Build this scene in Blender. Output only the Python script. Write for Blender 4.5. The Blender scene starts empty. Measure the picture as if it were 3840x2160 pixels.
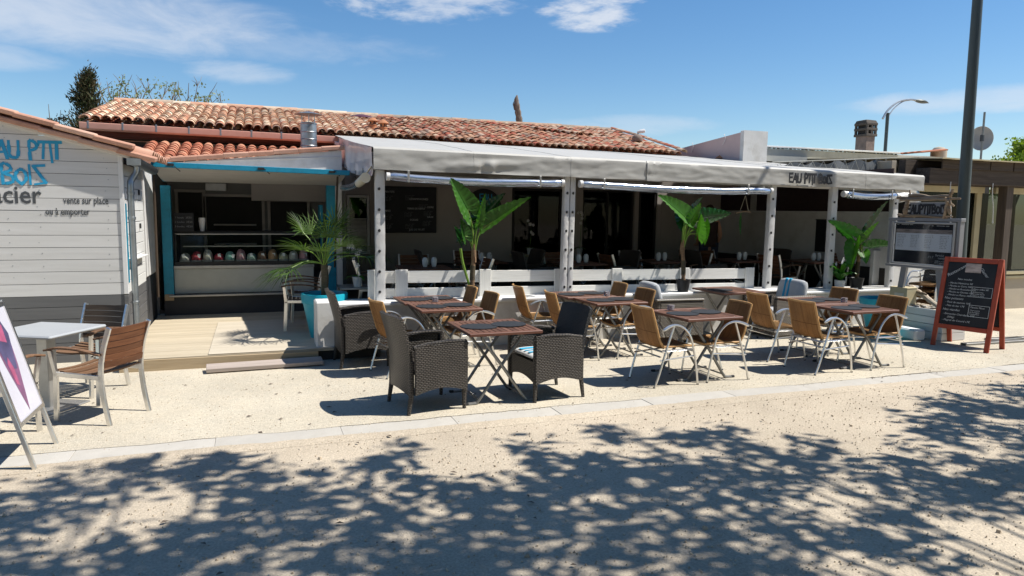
import bpy, bmesh, math, random
from math import sin, cos, pi, radians as R
from mathutils import Vector as V, Matrix as Mx, Euler, noise

random.seed(7)
S = bpy.context.scene
COL = S.collection

# ------------------------------------------------------------------ camera
cam_d = bpy.data.cameras.new("camera"); cam = bpy.data.objects.new("camera", cam_d); COL.objects.link(cam)
cam_d.sensor_width = 36; cam_d.lens = 24.65; cam_d.clip_start = 0.05; cam_d.clip_end = 900
cam.matrix_world = Mx.Translation((0, 0, 1.87)) @ Mx.Rotation(R(-20.2), 4, 'Z') @ Mx.Rotation(R(90 - 6.292), 4, 'X') @ Mx.Rotation(.013, 4, 'Z')
S.camera = cam
# ------------------------------------------------------------------ sky, sun, exposure
SUN_EL, SUN_AZ = 57.0, -20.5           # azimuth measured from +X, negative = towards the street side
sd = V((cos(R(SUN_EL)) * cos(R(SUN_AZ)), cos(R(SUN_EL)) * sin(R(SUN_AZ)), sin(R(SUN_EL))))
w = bpy.data.worlds.new("World"); S.world = w; w.use_nodes = True
nt = w.node_tree; nt.nodes.clear(); N = nt.nodes; L = nt.links
sky = N.new('ShaderNodeTexSky'); sky.sky_type = 'NISHITA'; sky.sun_disc = False
sky.sun_elevation = R(SUN_EL); sky.sun_rotation = math.atan2(sd.x, sd.y)
sky.air_density = 1.0; sky.dust_density = 0.25; sky.ozone_density = 3.0
bg = N.new('ShaderNodeBackground'); bg.inputs[1].default_value = 0.075
ow = N.new('ShaderNodeOutputWorld'); L.new(bg.outputs[0], ow.inputs[0])
def mth(op, a, b=None, c=None):
    n = N.new('ShaderNodeMath'); n.operation = op
    for i, v in enumerate((a, b, c)):
        if v is None: continue
        if isinstance(v, (int, float)): n.inputs[i].default_value = v
        else: L.new(v, n.inputs[i])
    return n.outputs[0]
tc = N.new('ShaderNodeTexCoord'); sp = N.new('ShaderNodeSeparateXYZ'); L.new(tc.outputs['Generated'], sp.inputs[0])
x_, y_, z_ = sp.outputs
az = mth('ADD', mth('ARCTAN2', x_, y_), -R(20.2))
el = mth('ARCSINE', z_)
cmb = N.new('ShaderNodeCombineXYZ'); L.new(mth('MULTIPLY', az, 5.0), cmb.inputs[0]); L.new(mth('MULTIPLY', el, 16.0), cmb.inputs[1])
nz = N.new('ShaderNodeTexNoise'); nz.inputs['Scale'].default_value = 1.5; nz.inputs['Detail'].default_value = 9; nz.inputs['Roughness'].default_value = .62; nz.inputs['Distortion'].default_value = .5
L.new(cmb.outputs[0], nz.inputs['Vector'])
nz2 = N.new('ShaderNodeTexNoise'); nz2.inputs['Scale'].default_value = 5.0; nz2.inputs['Detail'].default_value = 7; nz2.inputs['Roughness'].default_value = .6
L.new(cmb.outputs[0], nz2.inputs['Vector'])
# broad cloud banks: azimuth, elevation, half widths, density, texture weight
banks = [(-.60, .222, .40, .058, .62, .35), (-.62, .29, .40, .04, .40, .4), (-.13, .285, .17, .042, .62, 1.0), (.108, .265, .092, .028, .78, 1.05), (-.365, .172, .085, .02, .42, .5),
         (.56, .135, .17, .020, .50, .45), (-.64, .165, .10, .02, .42, .4), (.15, .118, .15, .018, .30, .6), (-.35, .21, .28, .03, .22, .6),
         (1.6, .35, .5, .06, .6, .6), (2.6, .25, .4, .05, .6, .6), (-2.0, .3, .5, .06, .6, .6), (-1.3, .22, .3, .05, .5, .5)]
tot = None
for a0, e0, wa, we, dn, tw in banks:
    r2 = mth('ADD', mth('POWER', mth('DIVIDE', mth('SUBTRACT', az, a0), wa), 2.0), mth('POWER', mth('DIVIDE', mth('SUBTRACT', el, e0), we), 2.0))
    m = mth('MAXIMUM', mth('SUBTRACT', 1.0, r2), 0.0)
    nn = mth('ADD', mth('MULTIPLY', nz.outputs[0], 1.0), mth('MULTIPLY', mth('SUBTRACT', nz2.outputs[0], .5), .55 * tw))
    t = mth('ADD', mth('MULTIPLY', m, 1.0), mth('MULTIPLY', mth('SUBTRACT', nn, .56), 2.2 * tw + .7))
    q = N.new('ShaderNodeMapRange'); q.interpolation_type = 'SMOOTHSTEP'; L.new(t, q.inputs[0])
    q.inputs[1].default_value = .05; q.inputs[2].default_value = 1.05; q.inputs[3].default_value = 0; q.inputs[4].default_value = dn
    edge = N.new('ShaderNodeMapRange'); edge.interpolation_type = 'SMOOTHSTEP'; L.new(m, edge.inputs[0]); edge.inputs[1].default_value = 0; edge.inputs[2].default_value = .35
    v = mth('MULTIPLY', q.outputs[0], edge.outputs[0])
    tot = v if tot is None else mth('MAXIMUM', tot, v)
hs = N.new('ShaderNodeHueSaturation'); hs.inputs['Saturation'].default_value = 1.24; hs.inputs['Value'].default_value = 1.0
L.new(sky.outputs[0], hs.inputs['Color'])
mx = N.new('ShaderNodeMix'); mx.data_type = 'RGBA'; L.new(tot, mx.inputs[0]); L.new(hs.outputs[0], mx.inputs[6]); mx.inputs[7].default_value = (6.2, 6.5, 7.0, 1)
L.new(mx.outputs[2], bg.inputs[0])

sun_d = bpy.data.lights.new("sun", 'SUN'); sun_d.energy = 4.1; sun_d.angle = R(.53); sun_d.color = (1, .955, .88)
sun = bpy.data.objects.new("sun", sun_d); COL.objects.link(sun); sun.rotation_euler = sd.to_track_quat('Z', 'Y').to_euler()
S.view_settings.view_transform = 'Standard'; S.view_settings.look = 'None'; S.view_settings.exposure = .8; S.view_settings.gamma = 1; S.view_settings.use_curve_mapping = False
try:
    S.cycles.max_bounces = 6; S.cycles.transparent_max_bounces = 8; S.cycles.caustics_reflective = False; S.cycles.caustics_refractive = False
except Exception: pass

# ------------------------------------------------------------------ materials
MATS = {}
def newmat(name):
    m = bpy.data.materials.new(name); m.use_nodes = True; nt = m.node_tree
    b = nt.nodes['Principled BSDF']; MATS[name] = m
    return m, nt, b
def nd(nt, t, **kw):
    n = nt.nodes.new(t)
    for k, v in kw.items():
        if k in n.inputs: n.inputs[k].default_value = v
        else: setattr(n, k, v)
    return n
def mat(name, col, rough=.6, metal=0., var=.12, scale=6., bump=.0, bscale=60., stretch=(1, 1, 1), spec=.4, objvar=0., coords='Object', dirt=None, coat=0, trans=0, alpha=None, detail=6):
    """plain surface with tonal noise, optional fine relief, dirt patches and per-object variation"""
    m, nt, b = newmat(name); lk = nt.links.new
    b.inputs['Roughness'].default_value = rough; b.inputs['Metallic'].default_value = metal
    b.inputs['Specular IOR Level'].default_value = spec; b.inputs['Coat Weight'].default_value = coat
    if trans: b.inputs['Transmission Weight'].default_value = trans
    tc = nd(nt, 'ShaderNodeTexCoord'); mp = nd(nt, 'ShaderNodeMapping'); lk(tc.outputs[coords], mp.inputs[0]); mp.inputs['Scale'].default_value = stretch
    n1 = nd(nt, 'ShaderNodeTexNoise', Scale=scale, Detail=detail, Roughness=.6); lk(mp.outputs[0], n1.inputs['Vector'])
    mr = nd(nt, 'ShaderNodeMapRange'); lk(n1.outputs[0], mr.inputs[0]); mr.inputs[1].default_value = .3; mr.inputs[2].default_value = .7
    mr.inputs[3].default_value = 1 - var; mr.inputs[4].default_value = 1 + var
    val = mr.outputs[0]
    if objvar:
        oi = nd(nt, 'ShaderNodeObjectInfo'); o2 = nd(nt, 'ShaderNodeMapRange'); lk(oi.outputs['Random'], o2.inputs[0]); o2.inputs[3].default_value = 1 - objvar; o2.inputs[4].default_value = 1 + objvar
        mm = nd(nt, 'ShaderNodeMath', operation='MULTIPLY'); lk(val, mm.inputs[0]); lk(o2.outputs[0], mm.inputs[1]); val = mm.outputs[0]
    mul = nd(nt, 'ShaderNodeVectorMath', operation='SCALE'); mul.inputs[0].default_value = col; lk(val, mul.inputs['Scale'])
    out = mul.outputs[0]
    if dirt:
        dcol, amt, dsc = dirt
        n3 = nd(nt, 'ShaderNodeTexNoise', Scale=dsc, Detail=8, Roughness=.7); lk(tc.outputs[coords], n3.inputs['Vector'])
        d2 = nd(nt, 'ShaderNodeMapRange'); lk(n3.outputs[0], d2.inputs[0]); d2.inputs[1].default_value = .5; d2.inputs[2].default_value = .72; d2.inputs[4].default_value = amt
        mi = nd(nt, 'ShaderNodeMix', data_type='RGBA'); lk(d2.outputs[0], mi.inputs[0]); lk(out, mi.inputs[6]); mi.inputs[7].default_value = (*dcol, 1); out = mi.outputs[2]
    lk(out, b.inputs['Base Color'])
    if bump:
        n2 = nd(nt, 'ShaderNodeTexNoise', Scale=bscale, Detail=5, Roughness=.6); lk(mp.outputs[0], n2.inputs['Vector'])
        bp = nd(nt, 'ShaderNodeBump', Strength=bump, Distance=.01); lk(n2.outputs[0], bp.inputs['Height']); lk(bp.outputs[0], b.inputs['Normal'])
    return m
def wood(name, c1, c2, axis='x', rough=.65, scale=9., objvar=.18, bump=.25, spec=.25):
    """grain stretched along one local axis; every plank differs a little"""
    m, nt, b = newmat(name); lk = nt.links.new
    b.inputs['Roughness'].default_value = rough; b.inputs['Specular IOR Level'].default_value = spec
    tc = nd(nt, 'ShaderNodeTexCoord'); oi = nd(nt, 'ShaderNodeObjectInfo')
    add = nd(nt, 'ShaderNodeVectorMath', operation='ADD'); lk(tc.outputs['Object'], add.inputs[0])
    rv = nd(nt, 'ShaderNodeMath', operation='MULTIPLY'); lk(oi.outputs['Random'], rv.inputs[0]); rv.inputs[1].default_value = 37.
    lk(rv.outputs[0], add.inputs[1])
    mp = nd(nt, 'ShaderNodeMapping'); lk(add.outputs[0], mp.inputs[0])
    mp.inputs['Scale'].default_value = {'x': (.12, 2, 2), 'y': (2, .12, 2), 'z': (2, 2, .12)}[axis]
    n1 = nd(nt, 'ShaderNodeTexNoise', Scale=scale, Detail=8, Roughness=.65, Distortion=.6); lk(mp.outputs[0], n1.inputs['Vector'])
    cr = nd(nt, 'ShaderNodeValToRGB'); lk(n1.outputs[0], cr.inputs[0]); cr.color_ramp.elements[0].position = .32; cr.color_ramp.elements[1].position = .68
    cr.color_ramp.elements[0].color = (*c1, 1); cr.color_ramp.elements[1].color = (*c2, 1)
    o2 = nd(nt, 'ShaderNodeMapRange'); lk(oi.outputs['Random'], o2.inputs[0]); o2.inputs[3].default_value = 1 - objvar; o2.inputs[4].default_value = 1 + objvar
    mul = nd(nt, 'ShaderNodeVectorMath', operation='SCALE'); lk(cr.outputs[0], mul.inputs[0]); lk(o2.outputs[0], mul.inputs['Scale'])
    lk(mul.outputs[0], b.inputs['Base Color'])
    bp = nd(nt, 'ShaderNodeBump', Strength=bump, Distance=.004); lk(n1.outputs[0], bp.inputs['Height']); lk(bp.outputs[0], b.inputs['Normal'])
    return m
def weave(name, c_lit, c_gap, sx, sy, rough=.45, bump=.8, mort=.18, rot=0, spec=.4, transl=0):
    """woven strands: staggered courses in UV metres, gaps recessed"""
    m, nt, b = newmat(name); lk = nt.links.new
    b.inputs['Roughness'].default_value = rough; b.inputs['Specular IOR Level'].default_value = spec
    tc = nd(nt, 'ShaderNodeTexCoord'); mp = nd(nt, 'ShaderNodeMapping'); lk(tc.outputs['UV'], mp.inputs[0]); mp.inputs['Rotation'].default_value = (0, 0, rot)
    nz = nd(nt, 'ShaderNodeTexNoise', Scale=9, Detail=2); lk(mp.outputs[0], nz.inputs['Vector'])
    ad = nd(nt, 'ShaderNodeVectorMath', operation='SCALE'); lk(nz.outputs['Color'], ad.inputs[0]); ad.inputs['Scale'].default_value = .010
    a2 = nd(nt, 'ShaderNodeVectorMath', operation='ADD'); lk(mp.outputs[0], a2.inputs[0]); lk(ad.outputs[0], a2.inputs[1])
    br = nd(nt, 'ShaderNodeTexBrick', Scale=1.0); lk(a2.outputs[0], br.inputs['Vector'])
    br.inputs['Brick Width'].default_value = sx; br.inputs['Row Height'].default_value = sy; br.inputs['Mortar Size'].default_value = min(sx, sy) * mort; br.inputs['Mortar Smooth'].default_value = .6
    br.inputs['Color1'].default_value = (*c_lit, 1); br.inputs['Color2'].default_value = (*[c * .72 for c in c_lit], 1); br.inputs['Mortar'].default_value = (*c_gap, 1); br.offset = .5
    n2 = nd(nt, 'ShaderNodeTexNoise', Scale=3.5, Detail=4); lk(tc.outputs['Object'], n2.inputs['Vector'])
    mr = nd(nt, 'ShaderNodeMapRange'); lk(n2.outputs[0], mr.inputs[0]); mr.inputs[1].default_value = .3; mr.inputs[2].default_value = .7; mr.inputs[3].default_value = .8; mr.inputs[4].default_value = 1.2
    mul = nd(nt, 'ShaderNodeVectorMath', operation='SCALE'); lk(br.outputs[0], mul.inputs[0]); lk(mr.outputs[0], mul.inputs['Scale']); lk(mul.outputs[0], b.inputs['Base Color'])
    bp = nd(nt, 'ShaderNodeBump', Strength=bump, Distance=.004, invert=True); lk(br.outputs['Fac'], bp.inputs['Height']); lk(bp.outputs[0], b.inputs['Normal'])
    if transl:      # open weave lets sunlight through
        tr = nd(nt, 'ShaderNodeBsdfTranslucent'); lk(mul.outputs[0], tr.inputs['Color']); ms = nd(nt, 'ShaderNodeMixShader'); ms.inputs[0].default_value = transl; lk(b.outputs[0], ms.inputs[1]); lk(tr.outputs[0], ms.inputs[2]); lk(ms.outputs[0], nt.nodes['Material Output'].inputs[0])
    return m
def tile_mat(name, cols, dark=.25):
    """terracotta: each tile takes its own colour, with soot and lichen"""
    m, nt, b = newmat(name); lk = nt.links.new; b.inputs['Roughness'].default_value = .85; b.inputs['Specular IOR Level'].default_value = .2
    oi = nd(nt, 'ShaderNodeObjectInfo'); ge = nd(nt, 'ShaderNodeNewGeometry')
    ad = nd(nt, 'ShaderNodeMath', operation='ADD'); lk(oi.outputs['Random'], ad.inputs[0]); lk(ge.outputs['Random Per Island'], ad.inputs[1])
    fr = nd(nt, 'ShaderNodeMath', operation='FRACT'); lk(ad.outputs[0], fr.inputs[0])
    cr = nd(nt, 'ShaderNodeValToRGB'); lk(fr.outputs[0], cr.inputs[0]); cr.color_ramp.interpolation = 'CONSTANT'
    e = cr.color_ramp.elements
    for i, c in enumerate(cols):
        x = i / len(cols)
        if i < 2: k = e[i]; k.position = x
        else: k = e.new(x)
        k.color = (*c, 1)
    tc = nd(nt, 'ShaderNodeTexCoord'); n1 = nd(nt, 'ShaderNodeTexNoise', Scale=7., Detail=8, Roughness=.7); lk(ge.outputs['Position'], n1.inputs['Vector'])
    mr = nd(nt, 'ShaderNodeMapRange'); lk(n1.outputs[0], mr.inputs[0]); mr.inputs[1].default_value = .3; mr.inputs[2].default_value = .75; mr.inputs[3].default_value = 1.12; mr.inputs[4].default_value = 1 - dark
    mul = nd(nt, 'ShaderNodeVectorMath', operation='SCALE'); lk(cr.outputs[0], mul.inputs[0]); lk(mr.outputs[0], mul.inputs['Scale']); lk(mul.outputs[0], b.inputs['Base Color'])
    n2 = nd(nt, 'ShaderNodeTexNoise', Scale=60., Detail=4); lk(ge.outputs['Position'], n2.inputs['Vector'])
    bp = nd(nt, 'ShaderNodeBump', Strength=.3, Distance=.005); lk(n2.outputs[0], bp.inputs['Height']); lk(bp.outputs[0], b.inputs['Normal'])
    return m
def leafmat(name, c1, c2, rough=.4, transl=.3, spec=.45):
    m, nt, b = newmat(name); lk = nt.links.new; b.inputs['Roughness'].default_value = rough; b.inputs['Specular IOR Level'].default_value = spec
    ge = nd(nt, 'ShaderNodeNewGeometry'); oi = nd(nt, 'ShaderNodeObjectInfo')
    ad = nd(nt, 'ShaderNodeMath', operation='ADD'); lk(oi.outputs['Random'], ad.inputs[0]); lk(ge.outputs['Random Per Island'], ad.inputs[1])
    fr = nd(nt, 'ShaderNodeMath', operation='FRACT'); lk(ad.outputs[0], fr.inputs[0])
    mi = nd(nt, 'ShaderNodeMix', data_type='RGBA'); lk(fr.outputs[0], mi.inputs[0]); mi.inputs[6].default_value = (*c1, 1); mi.inputs[7].default_value = (*c2, 1)
    n1 = nd(nt, 'ShaderNodeTexNoise', Scale=14., Detail=4); lk(ge.outputs['Position'], n1.inputs['Vector'])
    mr = nd(nt, 'ShaderNodeMapRange'); lk(n1.outputs[0], mr.inputs[0]); mr.inputs[1].default_value = .3; mr.inputs[2].default_value = .7; mr.inputs[3].default_value = .78; mr.inputs[4].default_value = 1.22
    mul = nd(nt, 'ShaderNodeVectorMath', operation='SCALE'); lk(mi.outputs[2], mul.inputs[0]); lk(mr.outputs[0], mul.inputs['Scale']); lk(mul.outputs[0], b.inputs['Base Color'])
    if transl:
        tr = nd(nt, 'ShaderNodeBsdfTranslucent'); v2 = nd(nt, 'ShaderNodeVectorMath', operation='MULTIPLY'); lk(mul.outputs[0], v2.inputs[0]); v2.inputs[1].default_value = (1.6, 1.7, .7); lk(v2.outputs[0], tr.inputs['Color'])
        ms = nd(nt, 'ShaderNodeMixShader'); ms.inputs[0].default_value = transl; lk(b.outputs[0], ms.inputs[1]); lk(tr.outputs[0], ms.inputs[2])
        lk(ms.outputs[0], nt.nodes['Material Output'].inputs[0])
    return m
def glassmat(name, tint=(.9, .95, .95), alpha=.18, rough=.03, refl=.4):
    """thin pane or clear plastic: mirror reflection over a see-through film"""
    m, nt, b = newmat(name); lk = nt.links.new
    tr = nd(nt, 'ShaderNodeBsdfTransparent'); tr.inputs[0].default_value = (*tint, 1)
    gl = nd(nt, 'ShaderNodeBsdfGlossy'); gl.inputs['Roughness'].default_value = rough
    fn = nd(nt, 'ShaderNodeLayerWeight', Blend=.25); ad = nd(nt, 'ShaderNodeMath', operation='MULTIPLY_ADD'); lk(fn.outputs['Fresnel'], ad.inputs[0]); ad.inputs[1].default_value = refl; ad.inputs[2].default_value = alpha
    ad.use_clamp = True
    ms = nd(nt, 'ShaderNodeMixShader'); lk(ad.outputs[0], ms.inputs[0]); lk(tr.outputs[0], ms.inputs[1]); lk(gl.outputs[0], ms.inputs[2])
    lk(ms.outputs[0], nt.nodes['Material Output'].inputs[0]); return m

# ------------------------------------------------------------------ mesh building
class MB:
    def __init__(s): s.v = []; s.f = []; s.mi = []; s.m = 0; s.sm = []
    def add(s, vs, fs, smooth=False, M=None):
        o = len(s.v)
        for p in vs: s.v.append(tuple(M @ V(p)) if M else tuple(p))
        for f in fs: s.f.append([i + o for i in f]); s.mi.append(s.m); s.sm.append(smooth)
        return s
    def box(s, c, d, b=.0, M=None):
        x, y, z = [k / 2 for k in d]; C = V(c)
        if not b:
            vs = [(C.x + i * x, C.y + j * y, C.z + k * z) for k in (-1, 1) for j in (-1, 1) for i in (-1, 1)]
            return s.add(vs, [(0, 2, 3, 1), (4, 5, 7, 6), (0, 1, 5, 4), (2, 6, 7, 3), (0, 4, 6, 2), (1, 3, 7, 5)], False, M)
        b = min(b, x * .9, y * .9, z * .9); vs = []; idx = {}
        for i in (-1, 1):
            for j in (-1, 1):
                for k in (-1, 1):
                    for ax, p in enumerate(((x, y - b, z - b), (x - b, y, z - b), (x - b, y - b, z))):
                        idx[i, j, k, ax] = len(vs); vs.append((C.x + i * p[0], C.y + j * p[1], C.z + k * p[2]))
        g = idx; fs = []
        for i in (-1, 1):
            fs.append([g[i, -1, -1, 0], g[i, 1, -1, 0], g[i, 1, 1, 0], g[i, -1, 1, 0]][::i])
            fs.append([g[-1, i, -1, 1], g[-1, i, 1, 1], g[1, i, 1, 1], g[1, i, -1, 1]][::i])
            fs.append([g[-1, -1, i, 2], g[1, -1, i, 2], g[1, 1, i, 2], g[-1, 1, i, 2]][::i])
            for j in (-1, 1):
                q = i * j
                fs.append([g[i, j, -1, 0], g[i, j, -1, 1], g[i, j, 1, 1], g[i, j, 1, 0]][::q])
                fs.append([g[-1, i, j, 1], g[-1, i, j, 2], g[1, i, j, 2], g[1, i, j, 1]][::q])
                fs.append([g[i, -1, j, 2], g[i, -1, j, 0], g[i, 1, j, 0], g[i, 1, j, 2]][::q])
                for k in (-1, 1): fs.append([g[i, j, k, 0], g[i, j, k, 1], g[i, j, k, 2]][::i * j * k])
        return s.add(vs, fs, False, M)
    def bar(s, a, b, wd, th, up=(0, 0, 1), bev=.003):
        """rectangular bar from a to b; wd across, th along 'up'"""
        a, b = V(a), V(b); d = b - a; l = d.length; x = d.normalized(); u = V(up); y = u.cross(x)
        if y.length < 1e-4: y = V((0, 1, 0)).cross(x)
        y.normalize(); z = x.cross(y)
        m = Mx((x, y, z)).transposed().to_4x4(); m.translation = (a + b) / 2
        return s.box((0, 0, 0), (l, wd, th), bev, m)
    def tube(s, pts, r, n=8, cap=True, M=None):
        P = [V(p) for p in pts]; k = len(P); rs = r if isinstance(r, (list, tuple)) else [r] * k; vs = []; fs = []
        t0 = (P[1] - P[0]).normalized(); ref = V((0, 0, 1)) if abs(t0.z) < .9 else V((1, 0, 0)); nrm = t0.cross(ref).normalized()
        for i in range(k):
            t = ((P[min(i + 1, k - 1)] - P[i]).normalized() + (P[i] - P[max(i - 1, 0)]).normalized())
            t = t.normalized() if t.length > 1e-6 else t0
            nrm = (nrm - t * nrm.dot(t)); nrm = nrm.normalized() if nrm.length > 1e-6 else t.orthogonal().normalized(); bn = t.cross(nrm)
            for j in range(n):
                a = 2 * pi * j / n; vs.append(P[i] + (nrm * cos(a) + bn * sin(a)) * rs[i])
        for i in range(k - 1):
            for j in range(n): fs.append((i * n + j, i * n + (j + 1) % n, (i + 1) * n + (j + 1) % n, (i + 1) * n + j))
        s.add(vs, fs, True, M)
        if cap: o = len(s.v) - len(vs); s.f += [list(range(o, o + n))[::-1], list(range(o + (k - 1) * n, o + k * n))]; s.mi += [s.m] * 2; s.sm += [False] * 2
        return s
    def lathe(s, prof, n=20, c=(0, 0, 0), M=None, cap=True):
        vs = []; fs = []; k = len(prof)
        for r, z in prof:
            for j in range(n): a = 2 * pi * j / n; vs.append((c[0] + r * cos(a), c[1] + r * sin(a), c[2] + z))
        for i in range(k - 1):
            for j in range(n): fs.append((i * n + j, i * n + (j + 1) % n, (i + 1) * n + (j + 1) % n, (i + 1) * n + j))
        if cap: fs += [list(range(n))[::-1], list(range((k - 1) * n, k * n))]
        return s.add(vs, fs, True, M)
    def grid(s, fn, nu, nv, M=None, th=0, smooth=True):
        """surface fn(u,v), optional thickness along normals"""
        P = [[V(fn(i / nu, j / nv)) for j in range(nv + 1)] for i in range(nu + 1)]; vs = [p for r in P for p in r]; W = nv + 1
        fs = [(i * W + j, (i + 1) * W + j, (i + 1) * W + j + 1, i * W + j + 1) for i in range(nu) for j in range(nv)]
        if th:
            nr = []
            for i in range(nu + 1):
                for j in range(nv + 1):
                    du = P[min(i + 1, nu)][j] - P[max(i - 1, 0)][j]; dv = P[i][min(j + 1, nv)] - P[i][max(j - 1, 0)]
                    c = du.cross(dv); nr.append(c.normalized() if c.length > 1e-9 else V((0, 0, 1)))
            o = len(vs); vs = vs + [p - q * th for p, q in zip(vs, nr)]
            fs += [tuple(i + o for i in f[::-1]) for f in fs]
            edge = [i * W for i in range(nu + 1)] + [nu * W + j for j in range(1, W)] + [i * W + nv for i in range(nu - 1, -1, -1)] + [j for j in range(nv - 1, 0, -1)]
            for a, b in zip(edge, edge[1:] + edge[:1]): fs.append((b, a, a + o, b + o))
        return s.add(vs, fs, smooth, M)
    def prism(s, poly, h, M=None):
        """2-D outline (counter-clockwise) in local XY, extruded along +Z by h"""
        n = len(poly); vs = [(x, y, 0) for x, y in poly] + [(x, y, h) for x, y in poly]
        fs = [list(range(n))[::-1], list(range(n, 2 * n))] + [(i, (i + 1) % n, n + (i + 1) % n, n + i) for i in range(n)]
        return s.add(vs, fs, False, M)
    def mesh(s, name, mats, sharp=35):
        me = bpy.data.meshes.new(name); me.from_pydata(s.v, [], s.f)
        for m in (mats if isinstance(mats, (list, tuple)) else [mats]): me.materials.append(MATS[m] if isinstance(m, str) else m)
        me.polygons.foreach_set('material_index', s.mi); me.polygons.foreach_set('use_smooth', s.sm)
        if any(s.sm): me.set_sharp_from_angle(angle=R(sharp))
        uv = me.uv_layers.new(name='uv'); dat = []
        for p in me.polygons:
            n = p.normal; ax = max(range(3), key=lambda i: abs(n[i]))
            for vi in p.vertices:
                c = me.vertices[vi].co
                dat += [(c.y, c.z), (c.x, c.z), (c.x, c.y)][ax]
        uv.data.foreach_set('uv', dat)
        me.update(); return me
    def build(s, name, mats, parent=None, **kw):
        return put(name, s.mesh(name, mats, kw.pop('sharp', 35)), parent, **kw)
def put(name, me, parent=None, M=None, kind=None, world=False, label=None):
    o = bpy.data.objects.new(name, me); COL.objects.link(o)
    if parent is not None:
        o.parent = parent
        if world: o.matrix_parent_inverse = Mx.LocRotScale(parent.location, parent.rotation_euler, None).inverted()
    if M is not None: o.matrix_basis = M
    if kind: o['kind'] = kind
    if label: o['label'] = label
    return o
def tag(o, label, cat, group=None):
    o['label'] = label; o['category'] = cat
    if group: o['group'] = group
    return o
def thing(name, label, cat, loc=(0, 0, 0), rz=0, group=None):
    o = bpy.data.objects.new(name, None); COL.objects.link(o); o.location = loc; o.rotation_euler = (0, 0, rz); o.empty_display_size = .1
    return tag(o, label, cat, group)
def kids(o): return [c for c in CH.get(o.name, [])]
CH = {}
def dup(root, loc, rz, label, group=None, s=None):
    """a copy of a thing with copies of its parts and sub-parts"""
    r = root.copy(); COL.objects.link(r); r.location = loc; r.rotation_euler = (0, 0, rz); r['label'] = label
    if group: r['group'] = group
    if s: r.scale = s
    for ch in root.children:
        c = ch.copy(); COL.objects.link(c); c.parent = r
        for g in ch.children:
            d = g.copy(); COL.objects.link(d); d.parent = c
    return r
def struct(name, mb, mats, **kw):
    return mb.build(name, mats, kind='structure', **kw)
def jit(a): return random.uniform(-a, a)
def arc(c, r, a0, a1, n, ax='xz'):
    out = []
    for i in range(n + 1):
        a = a0 + (a1 - a0) * i / n; p, q = c[0] + r * cos(a), c[1] + r * sin(a); out.append((p, q))
    return out
def smooth_path(P, n=6):
    """Catmull-Rom through the points"""
    P = [V(p) for p in P]; Q = [2 * P[0] - P[1]] + P + [2 * P[-1] - P[-2]]; out = []
    for i in range(1, len(Q) - 2):
        a, b, c, d = Q[i - 1:i + 3]
        for k in range(n):
            t = k / n; out.append(.5 * (2 * b + (c - a) * t + (2 * a - 5 * b + 4 * c - d) * t * t + (3 * b - a - 3 * c + d) * t ** 3))
    return out + [P[-1]]
# --- lettering
GLY = {'E': ([[(.5, 1), (.02, .96), (.06, .02), (.52, 0)], [(.04, .52), (.42, .55)]], .6), 'A': ([[(0, 0), (.3, 1), (.56, -.06)], [(.1, .3), (.48, .34)]], .66),
       'U': ([[(0, .98), (.03, .15), (.26, 0), (.46, .14), (.5, 1)]], .66), 'P': ([[(.05, -.1), (.03, 1), (.3, .98), (.42, .78), (.32, .56), (.05, .46)]], .5),
       "'": ([[(.06, 1.04), (.0, .78)]], .12), 'W': ([[(-.1, 1.0), (1.1, 1.02)], [(.18, 1), (.1, 0)], [(.5, 1), (.58, -.22)], [(.86, 1), (.84, 0)]], 1.2),
       'B': ([[(.03, 0), (0, 1), (.34, .94), (.38, .7), (.06, .54), (.44, .4), (.46, .1), (.03, 0)]], .6), 'O': ([[(.25, 0), (.02, .25), (.02, .55), (.22, .76), (.44, .6), (.46, .22), (.25, 0)]], .6),
       'I': ([[(.03, 1), (.06, 0)]], .2), 'S': ([[(.52, 1), (.02, .96), (.56, .08), (.06, 0)]], .6), ' ': ([], .38)}
def strokes(txt, h, wd, th=.004, lean=0):
    """hand-lettered capitals as thin raised ribbons in local XZ, facing -Y"""
    mb = MB(); x = 0; k = 0
    for ch in txt:
        g, adv = GLY[ch]
        for line in g:
            if len(line) > 4: line = [(p.x, p.y) for p in smooth_path([(p[0], p[1], 0) for p in line], 3)]
            for (a, b), (c, d) in zip(line, line[1:]):
                p = V((x + (a + lean * b) * h, 0, b * h)); q = V((x + (c + lean * d) * h, 0, d * h)); e = (q - p).normalized() * wd * .35
                k += 1; mb.bar(p - e - V((0, k % 7 * .0003, 0)), q + e - V((0, k % 7 * .0003, 0)), th, wd * (1.0 + .25 * sin(k * 2.3)), up=(e.normalized().z, 0, -e.normalized().x), bev=0)
        x += adv * h
    return mb, x
def text_mesh(name, txt, size, m, ext=.001, off=0, align='LEFT', shear=0, space=1.0):
    cu = bpy.data.curves.new(name, 'FONT'); cu.body = txt; cu.size = size; cu.extrude = ext; cu.offset = off; cu.align_x = align; cu.shear = shear; cu.space_line = space; cu.resolution_u = 2
    t = bpy.data.objects.new('tmp_text', cu); COL.objects.link(t); bpy.context.view_layer.update()
    me = bpy.data.meshes.new_from_object(t.evaluated_get(bpy.context.evaluated_depsgraph_get())); bpy.data.objects.remove(t); bpy.data.curves.remove(cu)
    me.name = name; me.materials.clear(); me.materials.append(MATS[m]); return me
RX90 = Mx.Rotation(pi / 2, 4, 'X')          # stands a text upright, facing -Y
def FX(loc, rz=0, rx=0):                     # upright text frame at loc, turned about Z
    return Mx.Translation(loc) @ Mx.Rotation(rz, 4, 'Z') @ Mx.Rotation(rx, 4, 'X') @ RX90
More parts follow.
